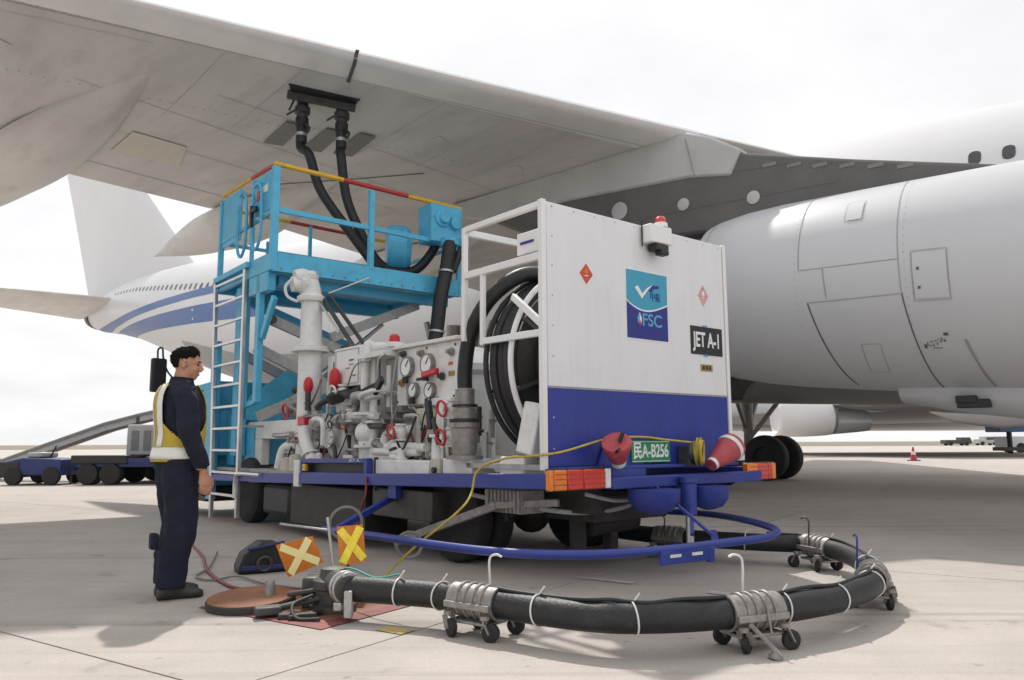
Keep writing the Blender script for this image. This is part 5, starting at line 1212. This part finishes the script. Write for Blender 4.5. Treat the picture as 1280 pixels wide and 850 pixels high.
mb = MB(); mb.bar((-.24, -.14, .05), (.24, -.14, .05), .03, .04); mb.bar((-.2, -.14, .20), (.1, -.14, .245), .03, .025); mb.build('side_bar', 'far_blue', ck, bevel=.008)
mb = MB(); mb.torus((-.06, -.15, .08), (0, 1, 0), .055, .014, 20, 6); mb.build('roller', 'dark_metal', ck)

# ------------------------------------------------------------------ the man
man = empty('person', (-2.40, 5.72, 0), R(36), 'man in navy overalls and yellow reflective vest standing in profile by the ladder', 'person')
def ell(mb, secs, n=20):
    """secs: (z, cx, cy, rx, ry)"""
    mb.loft([[Vector((cx + rx * math.cos(2 * math.pi * k / n), cy + ry * math.sin(2 * math.pi * k / n), z)) for k in range(n)] for z, cx, cy, rx, ry in secs])
TOR = [(.84, -.015, .11, .13), (.90, -.02, .150, .178), (.97, -.02, .150, .182), (1.05, -.008, .145, .178), (1.14, -.002, .142, .178), (1.25, -.008, .150, .188), (1.35, -.015, .150, .202), (1.42, -.022, .136, .204), (1.47, -.022, .112, .172), (1.51, -.018, .085, .115), (1.53, -.01, .06, .07)]
def torso_at(z):
    for a, b in zip(TOR[:-1], TOR[1:]):
        if a[0] <= z <= b[0]:
            k = (z - a[0]) / (b[0] - a[0]); return [a[i] + (b[i] - a[i]) * k for i in (1, 2, 3)]
    return TOR[-1][1:]
body = MB()
ell(body, [(z, cx, 0, rx, ry) for z, cx, rx, ry in TOR])
for sy in (-1, 1):
    fx = .0 if sy < 0 else .025
    body.tube(catmull([(-.02, sy * .085, .96), (-.01 + fx * .3, sy * .095, .75), (.005 + fx * .7, sy * .10, .50), (-.035 + fx, sy * .095, .28), (-.045 + fx, sy * .095, .085)], 5), [.130, .130, .129, .128, .126, .123, .120, .117, .114, .112, .110, .109, .108, .107, .107, .107, .105, .103, .101, .100, .097], 16)
    # boot
    bx = -.045 + fx
    body.loft([[Vector((bx + x, sy * .095 + sy * .02 * (x > .1) + w * math.cos(2 * math.pi * k / 14), max(.0, h * .5 + h * .5 * math.sin(2 * math.pi * k / 14)))) for k in range(14)] for x, w, h in ((-.085, .03, .06), (-.07, .042, .10), (0, .05, .13), (.07, .048, .105), (.13, .052, .075), (.18, .048, .065), (.215, .03, .05))])
    # arm
    ex, ey = (.0, .262) if sy < 0 else (-.01, .262)
    wx, wz = (.095, .885)
    body.tube(catmull([(-.025, sy * .165, 1.43), (-.025, sy * .222, 1.36), (ex - .005, sy * ey, 1.14), (wx - .035, sy * .262, .99), (wx, sy * .250, wz + .02)], 5), [.078, .082, .083, .081, .079, .078, .077, .075, .073, .071, .069, .067, .066, .064, .062, .060, .058, .056, .055, .054, .052], 14)
    hx, hy, hz_ = wx + .012, sy * .248, wz - .045
    # wrist, palm, four fingers, thumb
    body.tube([(wx, hy, wz + .03), (hx, hy, hz_ + .02)], .029, 10)
    body.loft([[Vector((hx + cx + rx * math.cos(2 * math.pi * k / 12), hy + ry * math.sin(2 * math.pi * k / 12), hz_ + z)) for k in range(12)] for z, cx, rx, ry in ((.03, 0, .030, .022), (0, .006, .040, .022), (-.035, .010, .043, .020), (-.062, .012, .040, .017))])
    for q, (dx, L, bend) in enumerate(((.046, .070, .022), (.024, .080, .026), (.002, .074, .028), (-.018, .058, .026))):
        x0 = hx + dx - .002
        body.tube(catmull([(x0, hy, hz_ - .045), (x0 + .004, hy - sy * .004, hz_ - .06 - L * .4), (x0 + .004, hy - sy * (.008 + bend * .6), hz_ - .06 - L * .78), (x0 - .002, hy - sy * (.014 + bend), hz_ - .06 - L)], 4), [.0105] * 8 + [.009, .009, .0085, .008, .007], 8)
    body.tube(catmull([(hx + .030, hy - sy * .006, hz_ - .0), (hx + .058, hy - sy * .016, hz_ - .028), (hx + .066, hy - sy * .022, hz_ - .058), (hx + .062, hy - sy * .026, hz_ - .082)], 4), [.014] * 5 + [.0125] * 4 + [.011, .010, .009, .008], 8)
# neck and head, facing +x, looking slightly down
NK = 1.50
body.tube([(-.018, 0, NK - .02), (-.008, 0, NK + .05), (.004, 0, NK + .11)], [.068, .063, .062], 16)
HC = Vector((.018, 0, 1.652)); tilt = Matrix.Rotation(R(-20), 3, 'Z') @ Matrix.Rotation(R(10), 3, 'Y')
def hd(x, y, z): return HC + tilt @ Vector((x, y, z))
def hell(c, r):
    mb = MB(); mb.sphere((0, 0, 0), 1, 24, 16)
    i = body.pts([hd(c[0] + v[0] * r[0], c[1] + v[1] * r[1], c[2] + v[2] * r[2]) for v in mb.v])
    body.f += [tuple(i + k for k in f) for f in mb.f]
hell((-.012, 0, .022), (.098, .076, .090)); hell((.028, 0, -.035), (.066, .060, .080)); hell((.052, 0, -.088), (.036, .036, .026))
hell((.074, 0, -.020), (.022, .042, .030)); hell((.072, 0, .028), (.020, .056, .014)); hell((.058, .032, -.030), (.028, .022, .026)); hell((.058, -.032, -.030), (.028, .022, .026))
body.tube([hd(.086, 0, .018), hd(.100, 0, -.005), hd(.114, 0, -.027)], [.009, .012, .014], 10); hell((.100, .010, -.034), (.014, .009, .009)); hell((.100, -.010, -.034), (.014, .009, .009))
hell((.088, 0, -.060), (.012, .024, .007)); hell((.086, 0, -.071), (.011, .020, .007))
for sy in (-1, 1): hell((-.012, sy * .076, -.012), (.020, .010, .034))
tmp = body.build('body_source', 'skin')
rm = tmp.modifiers.new('remesh', 'REMESH'); rm.mode = 'VOXEL'; rm.voxel_size = .0062; rm.use_smooth_shade = True
sm_ = tmp.modifiers.new('smooth', 'SMOOTH'); sm_.factor = .5; sm_.iterations = 3
COL.objects.unlink(tmp)
bme = mesh_from(tmp)
bme.name = 'body'; bme.materials.clear()
for k in ('navy_cloth', 'skin', 'boot'): bme.materials.append(M[k])
from mathutils import noise as mnoise
nrm = [v.normal.copy() for v in bme.vertices]
cos_ = [v.co.copy() for v in bme.vertices]
for vi, p in enumerate(cos_):          # cloth folds
    if .12 < p.z < 1.46 and not (p.z < .90 and abs(p.y) > .19 and p.x > .03):
        f = mnoise.noise(Vector((p.x * 9, p.y * 9, p.z * 7))) + .6 * mnoise.noise(Vector((p.x * 16 + p.z * 9, p.y * 16, p.z * 13 - p.x * 7)))
        q = 1.0 if p.z < .95 or abs(p.y) > .2 else .5
        cos_[vi] = p + nrm[vi] * (.0115 * f * q)
bme.vertices.foreach_set('co', [x for p in cos_ for x in p])
for p in bme.polygons:
    c = p.center; k = 0
    hand = .66 < c.z < .897 and abs(c.y) > .226 and c.x > .05
    if hand or c.z > 1.545 or (c.z > 1.52 and c.x > -.0): k = 1
    elif c.z < .075 or (c.z < .13 and c.x > .045): k = 2
    p.material_index = k; p.use_smooth = True
bo = bpy.data.objects.new('body', bme); COL.objects.link(bo); bo.parent = man
# hair: a cap with an uneven hairline
mb = MB(); rows = []; n = 40
for j in range(17):
    ring = []
    for k in range(n):
        ph = 2 * math.pi * k / n; front = math.cos(ph)
        if front > .72: lim = .31
        elif front > .30: lim = .40
        elif front > .02: lim = .47
        elif front > -.35: lim = .48
        else: lim = .69
        t = math.pi * (lim + .014 * math.sin(k * 3.7)) * j / 16
        e = 1 - .75 * (j / 16) ** 4
        th_ = (.010 + .012 * max(0, front)) * e + .006 * e * mnoise.noise(Vector((k * .9, j * .8, 3)))
        low = max(0, -math.cos(t))
        ring.append(hd(-.016 + (.100 - .03 * low + th_) * math.sin(t) * math.cos(ph), (.077 + th_ * .7) * math.sin(t) * math.sin(ph), .022 + (.088 + th_ * 1.1) * math.cos(t) - .02 * low))
    rows.append(ring)
mb.loft(rows, True, False); hr = mb.build('hair', 'hair', man, angle=80)
so = hr.modifiers.new('solid', 'SOLIDIFY'); so.thickness = .012; so.offset = -1
mb = MB(); rh_ = random.Random(3)
for k in range(420):
    j = rh_.randrange(2, 16); ring = rows[j]; q = rh_.randrange(n)
    p = ring[q]; r_ = rows[min(16, j + 1)][q]
    d = (r_ - p).normalized() if (r_ - p).length > 1e-6 else Vector((0, 0, -1))
    o_ = (p - HC).normalized()
    e = p + d * rh_.uniform(.012, .028) + o_ * rh_.uniform(.002, .008)
    mb.cyl(p - o_ * .004, e, .0042, .0008, 5)
ht = mb.build('hair_tufts', 'hair', hr); ht['kind'] = 'stuff'
for sy in (-1, 1):
    mb = MB(); mb.bar(hd(-.002, sy * .074, .01), hd(-.004, sy * .073, -.02), .018, .01); mb.build('sideburn', 'hair', man)
    mb = MB(); mb.sphere(hd(.079, sy * .031, .004), .0105, 12, 8, (.7, 1, .8)); mb.build('eye', 'eye', man)
    mb = MB(); mb.tube([hd(.084, sy * .016, .026), hd(.088, sy * .032, .031), hd(.078, sy * .05, .026)], .0045, 6); mb.build('eyebrow', 'hair', man)
mb = MB(); mb.tube([hd(.091, -.020, -.066), hd(.099, 0, -.066), hd(.091, .020, -.066)], .003, 6); mb.build('mouth', 'lip', man)
mb = MB(); mb.lathe((-.016, 0, 1.482), (.07, 0, 1), [(0, .098), (.03, .086), (.066, .078), (.066, .068), (.03, .068)], 24); mb.build('collar', 'navy_cloth', man)
# vest
def vest(z0, z1, off, name, m, hole, a_rng=None, nz=44, na=180, parent=man):
    mb = MB(); idx = []
    for i in range(nz + 1):
        z = z0 + (z1 - z0) * i / nz; cx, rx, ry = torso_at(min(z, 1.50))
        idx.append(mb.pts([Vector((cx + (rx + off) * math.cos(2 * math.pi * k / na), (ry + off) * math.sin(2 * math.pi * k / na), z)) for k in range(na)]))
    for i in range(nz):
        z = z0 + (z1 - z0) * (i + .5) / nz
        for k in range(na):
            a = math.degrees(2 * math.pi * (k + .5) / na)
            side = abs((a % 180) - 90)
            if hole and z > 1.07:
                f = (z - 1.07) / .40
                h = 74 * math.sin(min(1, f * 1.6) * math.pi / 2) * (1 - .45 * max(0, f - .55))
                if side < h: continue
            if a_rng and not (a_rng[0] < a < a_rng[1]): continue
            k2 = (k + 1) % na
            mb.f.append((idx[i] + k, idx[i] + k2, idx[i + 1] + k2, idx[i + 1] + k))
    o = mb.build(name, m, parent, angle=70)
    so = o.modifiers.new('solid', 'SOLIDIFY'); so.thickness = .006; so.offset = 1
    return o
ve = vest(.945, 1.495, .018, 'vest', 'vest', True)
vest(.965, 1.045, .0255, 'reflective_tape', 'vest_tape', False, None, 3, 90, ve)
vest(1.05, 1.49, .0255, 'reflective_tape', 'vest_tape', False, (196, 212), 16, 180, ve)
vest(1.05, 1.49, .0255, 'reflective_tape', 'vest_tape', False, (148, 164), 16, 180, ve)
mb = MB(); mb.torus((-.006, 0, .958), (0, 0, 1), .15, .004, 30, 6); 
mb = MB(); mb.bb(-.26, -.19, -.14, -.06, 0, .0)
mb = MB(); mb.box((-.16, -.06, .40), (.05, .09, .11)); mb.build('pocket', 'navy_cloth', man, bevel=.012)

# ------------------------------------------------------------------ far things on the apron
# loading ramp rising to the right
ld = empty('belt_loader', (-15.0, 24.0, 0), 0, 'long pale grey conveyor ramp rising to the right behind the man', 'conveyor')
def LD(p): return Vector(p) - Vector((-15, 24, 0))
RP = [(-17.5, -.1), (-16.2, .28), (-14.0, 1.08), (-12.2, 1.72), (-11.2, 1.98), (-9.5, 2.36), (-8.2, 2.55)]
for y0, nm, mm in ((23.6, 'side_beam', 'far_grey'), (24.25, 'side_beam', 'far_grey')):
    mb = MB(); rings = [[LD((x, y0 - .05, z - .25)), LD((x, y0 + .05, z - .25)), LD((x, y0 + .05, z + .0)), LD((x, y0 - .05, z + .0))] for x, z in RP]
    mb.loft(rings); mb.build(nm, mm, ld)
    mb = MB(); rings = [[LD((x, y0 - .08, z - .10)), LD((x, y0 - .055, z - .10)), LD((x, y0 - .055, z - .03)), LD((x, y0 - .08, z - .03))] for x, z in RP]
    mb.loft(rings); mb.build('rail', 'patch_grey', ld)
mb = MB(); rings = [[LD((x, 23.66, z - .14)), LD((x, 24.19, z - .14)), LD((x, 24.19, z - .08)), LD((x, 23.66, z - .08))] for x, z in RP]; mb.loft(rings); mb.build('belt', 'rubber', ld)
mb = MB(); mb.bb(-3.2, -.8, -.6, 1.0, .3, .6); mb.bb(5.6, 6.6, -.3, 1.0, .4, 2.1); mb.build('undercarriage', 'far_grey', ld, bevel=.03)
for x in (-2.8, -1.2):
    for y in (-.6, .85):
        mb = MB(); mb.lathe((x, y, .32), (0, 1, 0), [(0, .2), (0, .3), (.04, .32), (.16, .32), (.2, .3), (.2, .2)], 20); mb.build('wheel', 'tyre', ld)
def trailer(x0, x1, y, label, hitch=True, deckz=.62):
    t = empty('flat_trailer', ((x0 + x1) / 2, y, 0), 0, label, 'trailer', 'dark blue trailers parked behind the man')
    L = x1 - x0
    mb = MB(); mb.bb(-L / 2, L / 2, -.75, .75, deckz - .22, deckz); mb.build('deck', 'far_blue', t, bevel=.02)
    mb = MB(); mb.bb(-L / 2 - .02, L / 2 + .02, -.80, -.751, deckz - .10, deckz + .02); mb.bb(-L / 2 - .02, L / 2 + .02, .751, .80, deckz - .10, deckz + .02); mb.build('edge_rail', 'far_blue', t)
    for k in range(4):
        mb = MB(); mb.cyl((-L / 2 + L * (k + .5) / 4, -.74, deckz + .03), (-L / 2 + L * (k + .5) / 4, .74, deckz + .03), .03, n=8); mb.build('roller', 'dark_metal', t)
    for x in ((-L / 2 + .4, L / 2 - .4)):
        for yy in (-.74, .54):
            mb = MB(); mb.lathe((x, yy, .28), (0, 1, 0), [(0, .17), (0, .26), (.03, .28), (.17, .28), (.2, .26), (.2, .17)], 20); w = mb.build('wheel', 'tyre', t)
            mb = MB(); mb.lathe((x, yy + .02, .28), (0, 1, 0), [(0, .02), (0, .16), (.03, .17)], 16); mb.build('hub', 'far_grey', w)
    mb = MB(); mb.bar((-L / 2, 0, deckz - .2), (-L / 2 - .9, 0, .3), .07); mb.cyl((-L / 2 - .35, -.3, 0), (-L / 2 - .35, -.3, .45), .03); mb.build('tow_bar', 'dark_metal', t)
    return t
tr = trailer(-11.6, -8.6, 21.8, 'dark blue flat trailer with two near wheels, directly left of the man', True, .68)
for x in (-1.15, -.55):
    mb = MB(); mb.lathe((x, -.82, .29), (0, 1, 0), [(0, .17), (0, .27), (.04, .29), (.22, .29), (.26, .27), (.26, .17)], 22); mb.build('wheel', 'tyre', tr)
mb = MB(); mb.bb(-1.6, -.1, -.83, -.6, .55, .78); mb.build('fender', 'black', tr, bevel=.03)
mb = MB(); mb.bb(-.3, 1.5, -.3, .3, .1, .3)
tl = empty('tow_tractor', (-12.7, 21.6, 0), 0, 'low dark blue tow tractor at the far left end of the trailers', 'tractor')
mb = MB(); mb.prism([(-.85, .25), (.75, .25), (.75, .68), (-.3, .72), (-.85, .60)], lambda x, y, h: Vector((x, h - .6, y)), 1.2); mb.build('body', 'far_blue', tl, bevel=.04)
mb = MB(); mb.bb(-.95, -.35, -.63, .63, .20, .62); mb.build('engine_cover', 'black', tl, bevel=.04)
mb = MB(); mb.bb(-.3, .1, -.4, .4, .72, .86); mb.build('seat', 'far_grey', tl, bevel=.04)
mb = MB(); mb.cyl((.1, 0, .7), (.25, 0, 1.05), .02); mb.build('steering_column', 'black', tl)
for x in (-.5, .5):
    for y in (-.65, .5):
        mb = MB(); mb.lathe((x, y, .24), (0, 1, 0), [(0, .14), (0, .22), (.03, .24), (.12, .24), (.15, .22), (.15, .14)], 20); mb.build('wheel', 'tyre', tl)
gv = empty('generator_cart', (-10.35, 23.0, 0), 0, 'weathered grey generator cart partly hidden behind the man\'s back', 'generator')
mb = MB(); mb.bb(-.55, 1.4, -.7, .7, .75, 1.62); mb.build('housing', 'far_grey', gv, bevel=.05)
for k in range(5):
    mb = MB(); mb.bb(-.4 + k * .34, -.2 + k * .34, -.72, -.70, .9, 1.45); mb.build('grille', 'patch_grey', gv)
mb = MB(); mb.bb(-.75, 1.5, -.6, .6, .4, .75); mb.build('chassis', 'black', gv, bevel=.03)
mb = MB(); mb.cyl((-.4, -.4, 1.6), (-.4, -.4, 1.85), .05); mb.build('exhaust', 'dark_metal', gv)
for x in (-.3, 1.0):
    for y in (-.7, .5):
        mb = MB(); mb.lathe((x, y, .33), (0, 1, 0), [(0, .2), (0, .31), (.04, .33), (.16, .33), (.2, .31), (.2, .2)], 20); mb.build('wheel', 'tyre', gv)

# second airliner far off to the right, seen under the cowl
P2 = Vector((20, 58, 0))
j2 = empty('airliner', P2, 0, 'distant pale airliner seen under the big cowl, with its engine facing left', 'airliner')
def B2(x, y, z): return Vector((x, y, z)) - P2
mb = MB(); mb.lathe(B2(19.0, 57, 2.75), (1, 0, 0), [(.2, 1.0), (0, 1.15), (.15, 1.3), (.8, 1.38), (2.2, 1.36), (3.6, 1.28), (4.0, 1.2), (3.9, 1.0)], 40); n2 = mb.build('engine_nacelle', 'air_white', j2)
mb = MB(); mb.lathe(B2(22.9, 57, 2.75), (1, 0, 0), [(0, 1.24), (.25, 1.18), (.26, .95)], 32); mb.build('nozzle_ring', 'patch_grey', n2)
mb = MB(); mb.lathe(B2(23.1, 57, 2.5), (1, 0, 0), [(0, .95), (1.6, .82), (2.3, .75), (2.6, .7), (2.6, .4)], 32); mb.build('core_cowl', 'cowl_core', n2)
mb = MB(); mb.loft([[B2(x, 57 + w, z0), B2(x, 57 - w, z0), B2(x, 57 - w, z1), B2(x, 57 + w, z1)] for x, w, z0, z1 in ((20.5, .2, 3.9, 4.1), (23.0, .25, 3.0, 4.6), (27.5, .25, 3.2, 4.5), (31, .1, 3.6, 4.3))]); mb.build('pylon', 'cowl_core', j2)
mb = MB(); mb.loft([[B2(x0 + (x1 - x0) * f, y, z + h) for f, h in ((0, 0), (.1, -.3), (.4, -.45), (.8, -.25), (1, 0), (.8, .12), (.4, .3), (.1, .22))] for x0, x1, y, z in ((25.5, 40, 49, 3.9), (22.5, 42, 57, 3.55), (17, 44, 72, 2.95))]); mb.build('wing', 'belly_grey', j2, angle=60)
mb = MB(); mb.lathe(B2(3, 75, 5.0), (1, 0, 0), [(0, .1), (1, 1.5), (4, 2.7), (7, 3.0), (42, 3.0), (55, 1.6), (60, .5)], 40); mb.build('fuselage', 'air_white', j2)
mb = MB(); mb.loft([[B2(x, 50 + w * c, z + d * s_) for c, s_ in ((-1, 0), (-.7, -.7), (0, -1), (.7, -.7), (1, 0), (0, .3))] for x, w, d, z in ((26.5, .05, .05, 2.9), (28, .5, .55, 2.75), (31, .7, .8, 2.6), (35, .6, .7, 2.75), (38, .1, .1, 3.2))]); mb.build('flap_fairing', 'belly_grey', j2, angle=60)
# far cone
fcn = empty('traffic_cone', (21.5, 42.5, 0), 0, 'small red and white traffic cone standing alone far out on the sunlit concrete', 'traffic cone')
mb = MB(); mb.lathe((0, 0, .03), (0, 0, 1), [(0, .17), (.70, .04), (.70, .02)], 18); mb.build('cone_body', 'bright_red', fcn)
mb = MB(); mb.lathe((0, 0, .03), (0, 0, 1), [(.3, .118), (.48, .087)], 18, False); mb.build('reflective_band', 'reflect_white', fcn)
mb = MB(); mb.bb(-.25, .25, -.25, .25, 0, .05); mb.build('base', 'rubber', fcn, bevel=.01)
# far vehicles on the right
def far_car(x, y, L, H, body_m, label, cat='truck', cabin=.4, name='parked_truck'):
    v = empty(name, (x, y, 0), 0, label, cat)
    mb = MB(); mb.prism([(-L / 2, .4), (L / 2, .4), (L / 2, H * .55), (L / 2 - L * cabin * .15, H), (L / 2 - L * cabin, H), (L / 2 - L * cabin, H * .7), (-L / 2, H * .7)], lambda a, b, h: Vector((a, h - 1.0, b)), 2.0); mb.build('body', body_m, v, bevel=.05)
    mb = MB(); mb.bb(L / 2 - L * cabin * .85, L / 2 - L * cabin * .3, -1.01, -.99, H * .62, H * .9); mb.build('window', 'glass', v)
    for a in (-L * .3, L * .3):
        mb = MB(); mb.lathe((a, -1.05, .42), (0, 1, 0), [(0, .2), (0, .42), (.3, .42), (.3, .2)], 16); mb.build('wheel', 'tyre', v)
        mb = MB(); mb.lathe((a, .75, .42), (0, 1, 0), [(0, .2), (0, .42), (.3, .42), (.3, .2)], 16); mb.build('wheel', 'tyre', v)
    return v
far_car(46, 70, 5.5, 2.0, 'air_white', 'white pickup truck parked at the far right edge of the apron')
far_car(92, 164, 5.5, 1.7, 'dark_metal', 'small dark truck on the horizon under the second airliner')
far_car(103, 172, 4.5, 1.9, 'far_grey', 'small grey van on the horizon right of the dark truck', 'van', .7, 'parked_van')
bt = empty('loader_platform', (41.5, 66, 0), 0, 'blue raised loader platform on a thin leg far off at the right edge', 'loader')
mb = MB(); mb.bb(-1.4, 1.4, -1, 1, 1.75, 2.6); mb.build('platform', 'stripe_blue', bt, bevel=.05)
mb = MB(); mb.cyl((0, 0, 0), (0, 0, 1.8), .2); mb.bb(.4, 1.2, -1.05, .4, 2.6, 3.0); mb.build('mast', 'black', bt)
mb = MB(); mb.bb(-1, 1, -.8, .8, .2, .5); mb.build('base', 'dark_metal', bt)

bpy.data.scenes.remove(side_scene)
